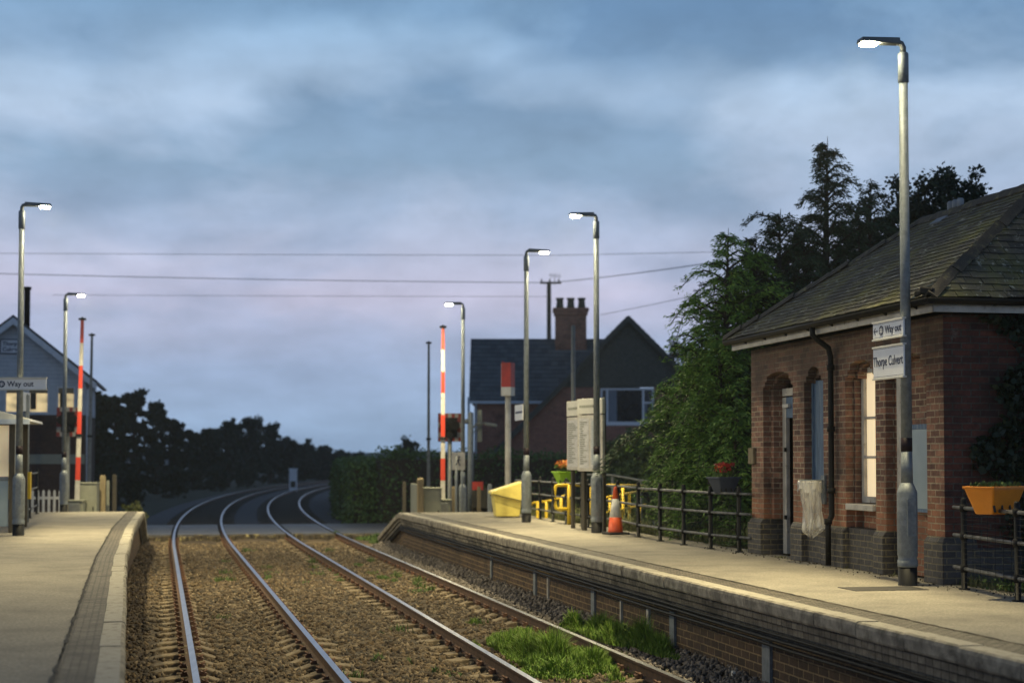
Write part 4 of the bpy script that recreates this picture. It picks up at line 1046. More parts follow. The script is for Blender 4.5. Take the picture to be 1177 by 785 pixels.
notice('notice_board', 'narrow looking side-on notice board of the pair behind the lamp post', xat(661, Yb), Yb, zat(540,Yb,660), zat(461,Yb,660), .78, TH-math.pi/2+.12, 1)
Yb = 31.3
notice('notice_board', 'wider notice board with two columns of print behind the lamp post', xat(679.5, Yb), Yb, zat(541.5,Yb,680), zat(458,Yb,680), .86, -1.02, 2)

# yellow grit bin
Xg, Yg = gnd(583, 594)
t = thing('grit_bin', 'pale yellow plastic grit bin with sloping lid', 'grit bin', (Xg, Yg, 0), .12)
MB().frustum([(-.30,-.28,.02),(.26,-.28,.02),(.26,.28,.02),(-.30,.28,.02)], [(-.36,-.34,.52),(.33,-.34,.52),(.33,.34,.52),(-.36,.34,.52)]).box(-.37,.34,-.35,.35,.50,.54).build('bin', M['bin_yellow'], t, bevel=.03, seg=3)
ld_ = MB().prism([(-.42,.62),(-.43,.54),(.34,.36),(.38,.42),(.40,.82),(.33,.86)], (0,-.385,0), (1,0,0), (0,0,1), (0,.77,0))
ld_.v = [(x, y, z) for x, y, z in ld_.v]
ld_.build('lid', M['bin_yellow'], t, bevel=.035, seg=3)
MB().tube([(-.40,-.40,.56),(.36,-.40,.385)], .010, 6).build('lid_seam', M['dark_timber'], t)
MB().box(-.44,-.40,-.14,.14,.50,.57).build('handle', M['grey_board'], t, bevel=.01)

# red and white platform totem
Yt = 43.5; xt = xat(584, Yt, 500)
t = thing('totem_sign', 'red box sign with white foot on a tall pale pole behind the grit bin', 'sign', (xt, Yt, -.5), -.42)
za, zb_, zc = zat(455,Yt)+.5, zat(445,Yt)+.5, zat(417,Yt)+.5
MB().lathe([(.085,0),(.075,za)], 16).build('pole', M['dirty_white'], t)
MB().box(-.14,.14,-.14,.14,za,zb_).build('foot', M['white'], t, bevel=.006)
MB().box(-.14,.14,-.14,.14,zb_+.002,zc).build('box', M['red'], t, bevel=.006)
MB().box(-.146,-.1415,-.138,.138,za,zc).build('side_panel', M['sign_white'], t)
lg = MB(); 
for i in range(6): lg.box(-.149,-.1465,-.07,.07,zb_+.10+i*.11,zb_+.15+i*.11)
lg.build('side_lettering', M['red'], t)

# yellow handrails of the access ramp behind the railings
def pipe_rail(name, label, cat, P, posts, r=.024, m=None, z0=-.9, group=None):
    t = thing(name, label, cat, P[0], 0, group); o = Vector(P[0])
    MB().tube([Vector(p)-o for p in P], r, 10).build('rail', m or M['yellow'], t)
    for p in posts:
        q = Vector(p)-o; MB().tube([(q.x,q.y,q.z),(q.x,q.y,-o.z+z0)], r*1.15, 10).build('post', m or M['yellow'], t)
    return t
def pz(px, py, Y): x, z = at(px, py, Y); return (x, Y, z)
# hoop at the head of the ramp
Yh = 34.4
t = thing('ramp_hoop', 'bright yellow rounded handrail hoop beside the lime flower trough', 'handrail', (xat(654, Yh), Yh, 0), 0)
q = lambda px, py: (xat(px,Yh,py)-xat(654,Yh), 0, zat(py,Yh,px))
pts = [q(654,557.5),q(641,557.5),q(639,558.5),q(638.4,560.5),q(638.4,581),q(639.2,583.6),q(641.5,584.8),q(654,584.8)]
MB().tube(pts, .036, 10).build('hoop', M['yellow'], t)
MB().tube([q(654,556.5),(0,0,-.05)], .042, 10).build('post', M['yellow'], t)
pipe_rail('ramp_handrail', 'yellow handrail running level above the ramp behind the notice boards', 'handrail', [pz(658,557.5,35.5), pz(700,557.5,37), pz(744,558.5,39)], [pz(677,557.5,36.2), pz(716,558,38)], .034, group='yellow ramp handrails')
pipe_rail('ramp_handrail', 'sloping yellow handrail climbing right behind the traffic cone', 'handrail', [pz(676,577,37), pz(700,571,38), pz(744,563,40)], [pz(701,571,38.2), pz(723,567,39)], .032, group='yellow ramp handrails')
pipe_rail('ramp_handrail', 'low yellow handrail sloping down between the grit bin and the yellow hoop', 'handrail', [pz(606,582.5,38.5), pz(614,577.5,38.3), pz(636,575,38), pz(656,566.5,37.6)], [pz(618,577,38.2), pz(628,575.6,38.1), pz(645,571,37.8)], .032, z0=-.45, group='yellow ramp handrails')
pipe_rail('ramp_handrail', 'lower yellow handrail sloping right behind the base of the traffic cone', 'handrail', [pz(676,593,36.5), pz(716,585,38), pz(742,580,39)], [pz(735,581,38.7)], .030, group='yellow ramp handrails')
pipe_rail('steel_handrail', 'dull steel handrail sloping down towards the conifer behind the ramp', 'handrail', [pz(672,545.5,44), pz(703,546,44), pz(736,552,43.5), pz(757,554.5,43)], [pz(704,546,44), pz(736,552,43.5)], .035, M['steel_thin'], z0=-1)

# ------------------------------------------------------------------ level crossing furniture
def barrier(label, px, Y, top_py, bot_py, striped, rz, r=.07, lean=0):
    X = xat(px, Y, 560); zt = zat(top_py, Y, px)
    t = thing('barrier_arm' , label, 'crossing barrier', (X, Y, -.88), rz, 'raised level crossing barriers')
    H = zt + .88; z0 = 1.0; lx = lambda z: lean*(z/H)
    MB().box(-.22,.22,-.20,.20,0,1.05).box(-.26,.26,-.24,.24,1.05,1.10).build('housing', M['grey_board'], t, bevel=.02)
    MB().box(-.16,.16,-.30,-.22,.55,1.0).build('counterweight', M['steel_thin'], t, bevel=.01)
    segs = 8; bar = MB()
    for i in range(segs):
        a, b = z0 + (H-z0)*i/segs, z0 + (H-z0)*(i+1)/segs
        ra, rb = r*(1-.35*i/segs), r*(1-.35*(i+1)/segs)
        bar.frustum([(lx(a)-ra,-.03,a),(lx(a)+ra,-.03,a),(lx(a)+ra,.03,a),(lx(a)-ra,.03,a)], [(lx(b)-rb,-.03,b),(lx(b)+rb,-.03,b),(lx(b)+rb,.03,b),(lx(b)-rb,.03,b)])
        for q in range(6): bar.mi[-1-q] = i % 2
    bar.build('arm', [M['dirty_white'], M['red_reflect']] if striped else [M['steel_thin'], M['steel_thin']], t, bevel=.004)
    MB().boxc(lx(H), 0, H+.03, .20,.12,.06).lathe([(.035,H+.06),(.03,H+.09)], 8, lx(H), 0).build('tip_lamp', M['black'], t)
    MB().boxc(lx(H*.47), 0, H*.47, .17,.14,.08).build('mid_lamp', M['black'], t)
    return t
barrier('raised red and white striped barrier arm on the right side of the crossing', 509, 47.3, 377, 590, True, .078)
barrier('raised grey barrier arm seen from its plain side right of the tracks', 492.5, 56.5, 395, 580, False, .1, .06)
barrier('raised red and white striped barrier arm beside the signal box', 88, 46.5, 368, 590, True, .078, lean=.12)
barrier('raised grey barrier arm left of the tracks in front of the dark trees', 102, 55.0, 386, 590, False, .1, .06, lean=.06)

def wigwag(label, px, Y, py0, py1, w, front=False, rz=0):
    X = xat(px, Y, 500); z0, z1 = zat(py1,Y,px)+.88, zat(py0,Y,px)+.88
    t = thing('crossing_signal', label, 'crossing signal', (X, Y, -.88), rz, 'level crossing light signals')
    MB().lathe([(.09,0),(.07,.5),(.065,z0+.3)], 14).build('pole', M['steel_thin'], t)
    bd = MB().box(-w/2,w/2,-.02,.02,z0,z1).build('backboard', M['black'], t, bevel=.004)
    k = MB(); m_ = .13; nx = 7; nz = 4
    for i in range(nx):
        for z in (z0, z1-m_): 
            k.box(-w/2+i*w/nx, -w/2+(i+1)*w/nx, -.026,-.0205, z, z+m_)
            for q in range(6): k.mi[-1-q] = i % 2
    for i in range(nz):
        for x in (-w/2, w/2-m_):
            a = z0+m_+(z1-z0-2*m_)*i/nz; b = z0+m_+(z1-z0-2*m_)*(i+1)/nz
            k.box(x, x+m_, -.026,-.0205, a, b)
            for q in range(6): k.mi[-1-q] = (i+1) % 2
    k.build('chequer_border', [M['chq_red'], M['chq_white']], bd)
    for x in (-w*.24, w*.24):
        MB().tube([(x,-.03,(z0+z1)/2+.08),(x,-.28,(z0+z1)/2+.05)], .13, 16).build('signal_lamp', M['black'], t)
    MB().tube([(0,-.03,z0+.22),(0,-.22,z0+.20)], .10, 14).build('signal_lamp', M['black'], t)
    return t
wigwag('square dark light board with red and white border behind the right hand barrier', 517, 49.0, 475, 507.5, .72)
wigwag('dark light board with chequered border in front of the signal box', 78, 48.5, 468, 501.5, .66, rz=.1)

# walking figure sign
Yw = 44.3; xw = xat(527, Yw, 540)
t = thing('no_walking_sign', 'small white sign with a walking figure at the end of the right platform', 'sign', (xw, Yw, -.6), 0)
z0, z1 = zat(540,Yw)+.6, zat(520,Yw)+.6
MB().box(-.18,.18,-.01,.01,z0,z1).build('panel', M['dirty_white'], t, bevel=.004)
fg = MB(); zc = (z0+z1)/2
fg.tube([(0.015,-.012,zc+.12),(0.015,-.0125,zc+.12)], .028, 12)
fg.lathe([(.022,zc+.095),(.022,zc+.14)], 10, .015, -.014)
fg.tube([(.01,-.016,zc+.085),(-.01,-.016,zc-.01)], .022, 6); fg.tube([(-.01,-.016,zc-.01),(.05,-.016,zc-.12)], .014, 6); fg.tube([(-.01,-.016,zc-.01),(-.075,-.016,zc-.11)], .014, 6)
fg.tube([(.01,-.016,zc+.07),(.06,-.016,zc+.0)], .010, 6); fg.tube([(.01,-.016,zc+.07),(-.05,-.016,zc+.01)], .010, 6)
fg.build('walking_figure', M['navy'], t)
MB().tube([(-.06,.02,0),(-.06,.02,z1-.05)], .035, 8).build('leg', M['galv'], t); MB().tube([(.10,.02,0),(.10,.02,z1-.05)], .03, 8).build('leg', M['galv'], t)

# galvanised post with camera and loudspeakers
Yc = 48.5; xc = xat(541, Yc, 540)
t = thing('camera_post', 'short galvanised post carrying camera and loudspeaker brackets in front of the house', 'post', (xc, Yc, -.88), 0)
zt = zat(475,Yc)+.88; MB().lathe([(.10,0),(.085,zt),(.03,zt+.04)], 14).build('pole', M['galv'], t)
zz = zat(490,Yc)+.88
MB().tube([(0,0,zz-.1),(.16,-.05,zz+.06),(.42,-.05,zz+.10),(.60,-.05,zz+.06)], .028, 8).tube([(0,0,zz-.25),(.16,.02,zz-.12),(.34,.02,zz+.0)], .02, 6).tube([(0,0,zz+.05),(-.12,0,zz+.12)], .025, 6).build('bracket', M['steel_thin'], t)
MB().boxc(.62,-.05,zz+.05,.36,.13,.11,ry=.15).build('camera', M['steel_thin'], t, bevel=.02)
MB().lathe([(.10,-.02),(.05,.12)], 14).build('horn', M['steel_thin'], t, (-.14,0,zz+.10))
z0, z1 = zat(508,Yc)+.88, zat(471,Yc)+.88
MB().box(.20,.34,.05,.09,z0,z1).build('side_panel', M['grey_board'], t, bevel=.01)

# slim unlit pole in front of the house
Yp = 44.5; z1 = zat(375,Yp)
tag(MB().lathe([(.07,-1.2),(.055,z1),(.02,z1+.03)], 12).build('slim_pole', M['lampbody'], None, (xat(659,Yp,460),Yp,0)), 'slim dark unlit pole rising behind the notice boards in front of the chimney', 'pole')

# wicket fences, cabinets and timber posts near the crossing
def simple_post(label, px, Y, top_py, w, m, zb=-.9, grp='timber posts by the crossing', nm='timber_post'):
    zt = zat(top_py, Y, px)
    o = MB().frustum([(-w/2,-w/2,zb),(w/2,-w/2,zb),(w/2,w/2,zb),(-w/2,w/2,zb)], [(-w/2,-w/2,zt-.05),(w/2,-w/2,zt-.05),(w/2,w/2,zt-.05),(-w/2,w/2,zt-.05)]).frustum([(-w/2,-w/2,zt-.049),(w/2,-w/2,zt-.049),(w/2,w/2,zt-.049),(-w/2,w/2,zt-.049)], [(-w*.35,-w*.35,zt),(w*.35,-w*.35,zt),(w*.35,w*.35,zt),(-w*.35,w*.35,zt)]).build(nm, m, None, (xat(px, Y, 570), Y, 0), .2, bevel=.012)
    return tag(o, label, 'post', grp)
def cabinet(label, px0, px1, Y, top, m, zb=-.9, d=.5, nm='equipment_cabinet', rz=.1):
    x0, x1 = xat(px0, Y, 570), xat(px1, Y, 570); zt = zat(top, Y); w = x1-x0
    t = thing(nm, label, 'cabinet', ((x0+x1)/2, Y, zb), rz)
    MB().box(-w/2,w/2,0,d,0,zt-zb).build('body', m, t, bevel=.015)
    MB().box(-w/2-.02,w/2+.02,-.03,d+.02,zt-zb+.001,zt-zb+.045).build('lid', m, t, bevel=.01)
    MB().box(-w/2+.04,w/2-.04,-.012,-.001,.1,zt-zb-.05).build('door', m, t, bevel=.004)
    MB().box(w/2-.11,w/2-.08,-.035,-.013,(zt-zb)*.5,(zt-zb)*.5+.12).build('handle', M['black'], t)
    return t
simple_post('stout pale timber post left of the grey crossing panel', 483, 45.4, 549, .17, M['timber'])
simple_post('weathered short timber post beside the plain barrier in front of the hedge', 464.5, 50.5, 553, .11, M['dark_timber'])
simple_post('pale timber post just left of the walking figure sign', 521.5, 47.6, 559, .12, M['timber'])
simple_post('pale timber post between the grit bin and the camera post', 550.5, 45.8, 559, .10, M['timber'])
cabinet('grey green crossing cabinet at the end of the right platform', 487, 507.5, 45.9, 562, M['grey_board'])
x0, y0 = xat(473, 47.6), 47.6; x1, y1 = xat(481, 45.6), 45.6
ang = math.atan2(y1-y0, x1-x0); ln = math.hypot(x1-x0, y1-y0)
zt = zat(556, 46.6)
tag(MB().box(0,ln,-.03,.03,-.9,zt).build('side_panel_fence', M['grey_board'], None, (x0,y0,0), ang, bevel=.01), 'grey panel running back from the pale timber post at the right platform end', 'panel')
simple_post('thin pale post immediately left of the striped barrier at the right platform end', 505.5, 46.2, 560, .07, M['dirty_white'])
# grey palings and a red notice between the posts
def palings(label, px0, px1, Y, top, m, n, pointed=False, w=.085, zb=-.9, rz=.1, var=0, gr=None):
    x0, x1 = xat(px0, Y, 575), xat(px1, Y, 575); zt = zat(top, Y); L_ = x1-x0; rr = random.Random(int(px0))
    t = thing('paling_fence', label, 'fence', (x0, Y, zb), rz)
    for z in (.35, zt-zb-.28): MB().box(-.05,L_+.05,.012,.05,z,z+.08).build('rail', m, t)
    for i in range(n):
        x = L_*i/(n-1); h = zt-zb + rr.uniform(-var,var)
        out = [(-w/2,0),(w/2,0),(w/2,h-.06),(0,h),(-w/2,h-.06)] if pointed else [(-w/2,0),(w/2,0),(w/2,h),(-w/2,h)]
        MB().prism(out, (x,-.012,0), (1,0,0), (0,0,1), (0,.022,0)).build('paling', m, t)
    return t
palings('dark weathered paling fence between the camera post and the grit bin', 544, 566, 47.8, 563, M['dark_timber'], 8, var=.06)
palings('white picket fence with pointed pales beside the signal box', 31, 68, 46.0, 562.5, M['white'], 7, pointed=True, w=.07)
Yr = 46.9; o = MB().box(-.16,.16,-.012,.012,0,.24).build('red_notice', M['red'], None, (xat(549,Yr,560),Yr,zat(563,Yr)))
tag(o, 'small red notice fixed to the dark palings left of the grit bin', 'notice')
simple_post('tall galvanised gate post just left of the grit bin', 563, 43.6, 556, .11, M['galv'], grp=None, nm='gate_post')

# left side
simple_post('stout pale timber post right of the left hand cabinet', 118, 47.6, 546, .17, M['timber'])
simple_post('greyish timber post with a yellow cap at the left platform end', 124, 48.4, 552, .09, M['grey_board'])
simple_post('dark weathered timber post in front of the left hand trees', 131.5, 49.6, 545, .13, M['dark_timber'])
simple_post('thin pale timber stake beside the farther left lamp post', 76.5, 45.5, 553, .08, M['timber'])
cabinet('grey green crossing cabinet behind the left hand barriers', 90, 111, 46.8, 556, M['grey_board'])
railing('railing', 'short black railing beside the white picket fence', [(xat(28.5,35.6),35.6,0),(xat(34.5,38),38,0),(xat(42.5,41),41,0)], 'black platform railings', mesh=False, h=1.12)
Ys = 35.5; t = thing('grey_pole', 'plain grey pole with a small blue white plate behind the left lamp post', 'pole', (xat(29.5,Ys),Ys,0), 0)
MB().lathe([(.075,0),(.065,zat(455,Ys)),(.03,zat(453,Ys))], 14).build('shaft', M['galv'], t)
MB().boxc(0,-.02,zat(462,Ys),.10,.5,.42).build('plate', M['upvc'], t, bevel=.005).location.x = -.04
Ye = 34.0; t = thing('help_point', 'yellow pillar with a red lamp cap beside the left shelter', 'help point', (xat(17,Ye),Ye,0), 0)
MB().box(-.10,.10,-.10,.10,0,1.35).build('pillar', M['black'], t, bevel=.01)
MB().box(-.11,.11,-.12,-.101,.55,1.30).box(.26,.34,-.05,.05,.55,1.12).build('front_panel', M['yellow'], t, bevel=.006)
MB().lathe([(.09,1.36),(.09,1.46),(.05,1.52)], 14).build('lamp_cap', M['red'], t)

# shelter at the left edge
Yv = 30.6; xs = xat(13.5, Yv, 560)
t = thing('waiting_shelter', 'glazed waiting shelter with warm light inside at the left edge of the platform', 'shelter', (xs, Yv, 0), TH)
zr = zat(484, Yv)
for x in (0,-1.1,-2.2):
    for y in (0, 2.6):
        MB().box(x-.05,x+.05,y-.05,y+.05,0,zr).build('post', M['dark_timber'] if x == 0 else M['galv'], t, bevel=.005)
MB().prism([(-2.6,.0),(.32,.0),(.30,.05),(-1.1,.42),(-2.6,.05)], (0,-.25,zr), (1,0,0), (0,0,1), (0,3.2,0)).build('roof', M['header'], t, bevel=.01)
MB().box(-2.6,.34,-.29,-.255,zr-.06,zr+.03).build('eaves_board', M['barge'], t)
for x0,x1 in ((-1.05,-.06),(-2.15,-1.16)):
    for z0_,z1_ in ((.12,.98),(1.06,zr-.08)):
        MB().box(x0,x1,-.012,.0,z0_,z1_).build('pane', M['shelter_warm'] if z0_ > 1 else M['board'], t)
    MB().box(x0,x1,-.03,.03,.985,1.055).build('transom', M['galv'], t)
MB().box(.055,.075,-.04,.0,.1,zr-.02).build('lit_edge', M['header'], t)  # pale strip paints the light caught along the post edge

# ------------------------------------------------------------------ signal box
Yx = 57.0; xb = xat(97.5, Yx, 520)
t = thing('signal_box', 'pale boarded signal box on a brick base with lit windows beside the crossing', 'building', (xb, Yx, -1.2), TH)
W_, D_ = 4.9, 6.6; zf = zat(477,Yx)+1.2; zw = zat(431,Yx)+1.2; za = zat(364,Yx)+1.2
MB().box(-W_,0,0,D_,0,zf).build('base_wall', M['box_brick'], t)
MB().box(-W_-.01,.01,-.012,0,zat(533,Yx)+1.2,zat(522,Yx)+1.2).build('stone_band', M['grey_board'], t)
up = MB()
wins = [(-.98,-.34),(-1.98,-1.24),(-2.75,-2.08),(-3.6,-2.9),(-4.5,-3.75)]
z0w, z1w = zat(475.5,Yx)+1.2, zat(444,Yx)+1.2
up.box(-W_,0,.2,D_,zf+.05,zw); up.box(-W_,0,0,.19,zf,z0w); up.box(-W_,0,0,.19,z1w,zw)
ed = [0]+[v for a,b in wins for v in (b,a)]+[-W_]
for i in range(0, len(ed), 2): up.box(ed[i+1], ed[i], 0, .19, z0w+.001, z1w-.001)
up.prism([(-W_-.0,zw),(0,zw),(-W_/2,za-.12)], (0,0,0), (1,0,0), (0,0,1), (0,D_,0))
wall = up.build('boarded_wall', M['clapboard'], t)
bl = MB(); z = zf+.1
while z < za-.2:
    hw = W_/2 if z < zw else W_/2*(za-.12-z)/(za-.12-zw)
    if not (z0w-.1 < z < z1w): bl.boxc(-W_/2, -.008, z, 2*hw, .02, .012)
    z += .14
bl.build('board_edges', M['barge'], t)
for i, (a, b) in enumerate(wins):
    f = MB().box(a,b,.03,.07,z0w,z0w+.06).box(a,b,.03,.07,z1w-.06,z1w).box(a,a+.06,.03,.07,z0w+.06,z1w-.06).box(b-.06,b,.03,.07,z0w+.06,z1w-.06).build('window', M['barge'], t)
    MB().box(a+.06,b-.06,.05,.06,z0w+.06,z1w-.06).build('pane', M['box_warm'], f)
    if i in (0,1): MB().box(a+.1,a+.3,.04,.049,z0w+.15,z1w-.25).build('seated_equipment', M['dark_timber'], f)
    MB().box(a+.06,b-.06,.038,.0495,z1w-.26,z1w-.061).build('blind', M['timber'], f)
rf = MB(); ez = zat(438,Yx)+1.2
for sgn in (-1,1):
    x_e = -W_/2 + sgn*(W_/2+.42); 
    A = [(-W_/2,-.35,za),(x_e,-.35,ez),(x_e,D_+.35,ez),(-W_/2,D_+.35,za)]
    rf.add(A+[(x,y,z-.09) for x,y,z in A], [(0,1,2,3),(7,6,5,4),(0,4,5,1),(1,5,6,2),(2,6,7,3),(3,7,4,0)])
rf.build('roof', M['slate_far'], t)
bg_ = MB()
for sgn in (-1,1):
    x_e = -W_/2 + sgn*(W_/2+.40)
    P0 = Vector((-W_/2,-.37,za-.10)); P1 = Vector((x_e,-.37,ez-.10)); dn_ = Vector((0,0,-.24))
    bg_.add([P0,P1,P1+dn_,P0+dn_,P0+Vector((0,.05,0)),P1+Vector((0,.05,0)),P1+dn_+Vector((0,.05,0)),P0+dn_+Vector((0,.05,0))], [(0,1,2,3),(7,6,5,4),(0,4,5,1),(1,5,6,2),(2,6,7,3),(3,7,4,0)])
bg_.build('bargeboard', M['barge'], t)
x_s = xat(17, Yx, 400)-xb
nb = MB().box(x_s-.40,x_s+.36,-.06,-.03,zat(408,Yx)+1.2,zat(391,Yx)+1.2).build('name_board', M['navy'], t)
MB().box(x_s-.36,x_s+.32,-.064,-.0605,zat(406.7,Yx)+1.2,zat(392.3,Yx)+1.2).build('name_panel', M['barge'], nb)
text('Thorpe', .19, M['navy'], nb, (x_s-.31,-.066,zat(396.5,Yx)+1.2), (math.pi/2,0,0), align='LEFT', bold=.006); text('Culvert', .19, M['navy'], nb, (x_s-.31,-.066,zat(403,Yx)+1.2), (math.pi/2,0,0), align='LEFT', bold=.006)
MB().lathe([(.11,za-1.2),(.11,zat(330,Yx)+1.2),(.15,zat(329,Yx)+1.2),(.15,zat(326,Yx)+1.2)], 12, xat(29,Yx,350)-xb, 1.6).build('stove_pipe', M['black'], t)
MB().tube([(.33,.0,ez-.05),(.33,D_,ez-.05)], .05, 8).tube([(.33,.05,ez-.08),(.06,.05,ez-.35),(.06,.05,.1)], .04, 8).build('gutter', M['barge'], t)

# ------------------------------------------------------------------ brick house with tiled roofs
Yh = 75.0; HZ = -1.2
t = thing('brick_house', 'red brick house with a tile hung gable, long catslide roof and three pot chimney', 'house', (0, Yh, HZ), 0)
hx = lambda px, Y=Yh, py=440: xat(px, Y, py)
hz = lambda py, Y=Yh, px=650: zat(py, Y, px) - HZ
ax_, az_ = hx(722), hz(364); lx_, lz_ = hx(565,Yh,520), hz(522); rx_ = ax_ + 3.9; rz_ = az_ - 3.9
zt_ = hz(445)
# gable wall: brick below, tile hanging above
wl, wr = lx_+.25, rx_-.25
def slope_l(x): return lz_ + (az_-lz_)*(x-lx_)/(ax_-lx_)
def slope_r(x): return rz_ + (az_-rz_)*(rx_-x)/(rx_-ax_)
xl_t = lx_ + (zt_-lz_)*(ax_-lx_)/(az_-lz_)
wx0, wx1, wz0, wz1 = hx(690,Yh,465), hx(752,Yh,465), hz(487), hz(446)
gwm = MB()
gwm.prism([(wl,0),(wx0,0),(wx0,min(zt_,slope_l(wx0)-.15)),(xl_t+.1,zt_),(wl,slope_l(wl)-.1)], (0,0,0), (1,0,0), (0,0,1), (0,.3,0))
gwm.prism([(wx0,0),(wx1,0),(wx1,wz0),(wx0,wz0)], (0,0,0), (1,0,0), (0,0,1), (0,.3,0))
gwm.prism([(wx1,0),(wr,0),(wr,slope_r(wr)-.1),(rx_-(zt_-rz_)*1.0 if slope_r(wr) < zt_ else wr, zt_),(wx1,zt_)], (0,0,0), (1,0,0), (0,0,1), (0,.3,0))
gwm.box(wl,wr,.8,8,0,lz_+.5)
gwm.build('wall', M['house_brick'], t)
MB().prism([(xl_t,zt_),(rx_-(zt_-rz_),zt_),(ax_,az_-.05)], (0,-.05,0), (1,0,0), (0,0,1), (0,.35,0)).build('tile_hanging', M['hung_tile'], t)
f = MB().box(wx0,wx1,.05,.12,wz0,wz0+.10).box(wx0,wx1,.05,.12,wz1-.09,wz1)
m1, m2 = hx(698,Yh,465), hx(739.5,Yh,465)
for a in (wx0, m1-.05, m2-.05, wx1-.10): f.box(a,a+.10,.05,.12,wz0+.10,wz1-.09)
f.box(m2+.05,wx1-.1,.05,.12,wz1-.72,wz1-.64)
wn = f.build('window', M['upvc'], t)
MB().box(wx0+.1,wx1-.1,.11,.115,wz0+.1,wz1-.09).build('pane', M['glass'], wn)
MB().box(m1+.06,m1+.45,.104,.109,wz0+.1,wz1-.09).build('curtain', M['curtain'], wn); MB().box(m2+.07,m2+.18,.104,.109,wz0+.1,wz1-.74).build('curtain', M['curtain'], wn)
MB().box(wx0-.05,wx1+.05,-.03,.12,wz0-.08,wz0-.001).build('sill', M['upvc'], wn)
# main roof, both slopes
def far_roof(A, B, Cc, D, name, rw=.32, sw=.33):
    mb = MB(); roof_plane(mb, A, B, Cc, D, rw, sw, random.Random(3), th=.03, lift=.03)
    o = mb.build(name, M['tile_far'], t, uv=False); u = MB(); u.face([(p[0],p[1],p[2]-.03) for p in (A,B,Cc,D)]).build('underlay', M['black'], o, uv=False); return o
oh = -.30
far_roof((lx_,8,lz_),(lx_,oh,lz_),(ax_,oh,az_),(ax_,8,az_),'roof')
far_roof((rx_,oh,rz_),(rx_,8,rz_),(ax_,8,az_),(ax_,oh,az_),'roof')
vg = MB()
for (xa,za_),(xb_,zb2) in (((lx_,lz_),(ax_,az_)),((rx_,rz_),(ax_,az_))):
    P = [(xa,oh-.04,za_),(xb_,oh-.04,zb2),(xb_,oh-.04,zb2-.26),(xa,oh-.04,za_-.26)]
    vg.add(P+[(x,y+.06,z) for x,y,z in P], [(0,1,2,3),(7,6,5,4),(0,4,5,1),(1,5,6,2),(2,6,7,3),(3,7,4,0)])
vg.build('verge', M['hung_tile'], t)
# left wing behind
Ywf = 1.2; wx_l, wx_r = hx(545,Yh+Ywf,480), 6.1
ze, zr_ = hz(460,Yh+Ywf), hz(390,Yh+4.6)
MB().box(wx_l,wx_r-2,Ywf+.3,Ywf+6.5,0,ze).prism([(Ywf+.3,ze),(Ywf+6.5,ze),(4.6,zr_-.1)], (wx_l,0,0), (0,1,0), (0,0,1), (.3,0,0)).build('wing_wall', M['house_brick'], t)
far_roof((wx_l-.25,Ywf,ze),(wx_r,Ywf,ze),(wx_r,4.6,zr_),(wx_l-.25,4.6,zr_),'wing_roof')
far_roof((wx_r,8.0,ze),(wx_l-.25,8.0,ze),(wx_l-.25,4.6,zr_),(wx_r,4.6,zr_),'wing_roof')
MB().box(wx_l-.25,wx_r-4.5,Ywf-.05,Ywf-.005,ze-.16,ze-.02).build('wing_gutter', M['barge'], t)
MB().box(wx_l-.32,wx_l-.20,Ywf-.02,Ywf+.1,hz(520),hz(455)).box(wx_l+.05,wx_l+.12,Ywf+.2,Ywf+.28,0,ze-.15).build('downpipe', M['barge'], t)
# chimney
cx0, cx1 = hx(638.5,Yh+4,380), hx(674,Yh+4,380)
ch = MB().box(cx0,cx1,3.9,4.9,zr_-1.2,hz(362,Yh+4)).box(cx0-.06,cx1+.06,3.84,4.96,hz(362,Yh+4)+.002,hz(358,Yh+4)).box(cx0-.12,cx1+.12,3.78,5.02,hz(358,Yh+4)+.002,hz(354,Yh+4)).build('chimney', M['house_brick'], t, bevel=.01)
MB().box(cx0-.1,cx1+.1,3.80,3.895,zr_-.95,zr_-.62).build('lead_flashing', M['lead'], ch)
for px_ in (643.5, 656, 668.5):
    z0_ = hz(354,Yh+4); MB().lathe([(.20,z0_),(.17,z0_+.25),(.16,z0_+.42),(.20,z0_+.45),(.20,z0_+.53)], 14, hx(px_,Yh+4.4,350), 4.4).build('chimney_pot', M['hung_tile'], ch)

# telegraph pole and wires
Yq = 98; xq = xat(631, Yq, 350)
t = thing('telegraph_pole', 'dark telegraph pole with a short crossarm rising behind the house roof', 'telegraph pole', (xq, Yq, -1.2), 0)
zt = zat(324,Yq)+1.2; MB().lathe([(.17,0),(.13,zt)], 12).build('pole', M['dark_timber'], t)
MB().box(-.55,.75,-.06,.06,zt-.12,zt).build('crossarm', M['dark_timber'], t)
for x in (-.45,0.05,.6): MB().lathe([(.03,zt),(.05,zt+.06),(.05,zt+.14),(.02,zt+.18)], 8, x, 0).build('insulator', M['hung_tile'], t)
an = MB().tube([(.35,0,zt-.2),(.35,0,zt+.55)], .02, 6).tube([(.0,0,zt+.42),(.75,0,zt+.32)], .015, 5)
for x in (.08,.2,.35,.5,.65): an.tube([(x,-.02,zt+.2+ .0),(x,.02,zt+.55)], .010, 4)
an.build('aerial', M['steel_thin'], t)
def wire(label, P, r, sag=0):
    pts = []
    for (a, b) in zip(P, P[1:]):
        a, b = Vector(a), Vector(b); n = 18
        for i in range(n): u = i/n; p = a.lerp(b, u); p.z -= 4*sag*u*(1-u)*(b-a).length; pts.append(p)
    pts.append(Vector(P[-1]))
    tag(MB().tube(pts, r, 5).build('overhead_wire', M['wire'], uv=False), label, 'overhead wire', 'overhead wires across the sky')
wire('topmost faint overhead wire crossing the whole sky', [pz(-60,291,98), pz(640,293.5,98), pz(830,289.5,94)], .015, .0006)
wire('sagging overhead wire rising to the right from the telegraph pole', [pz(-60,313,90), pz(632,325,98), pz(900,289,60)], .021, .0028)
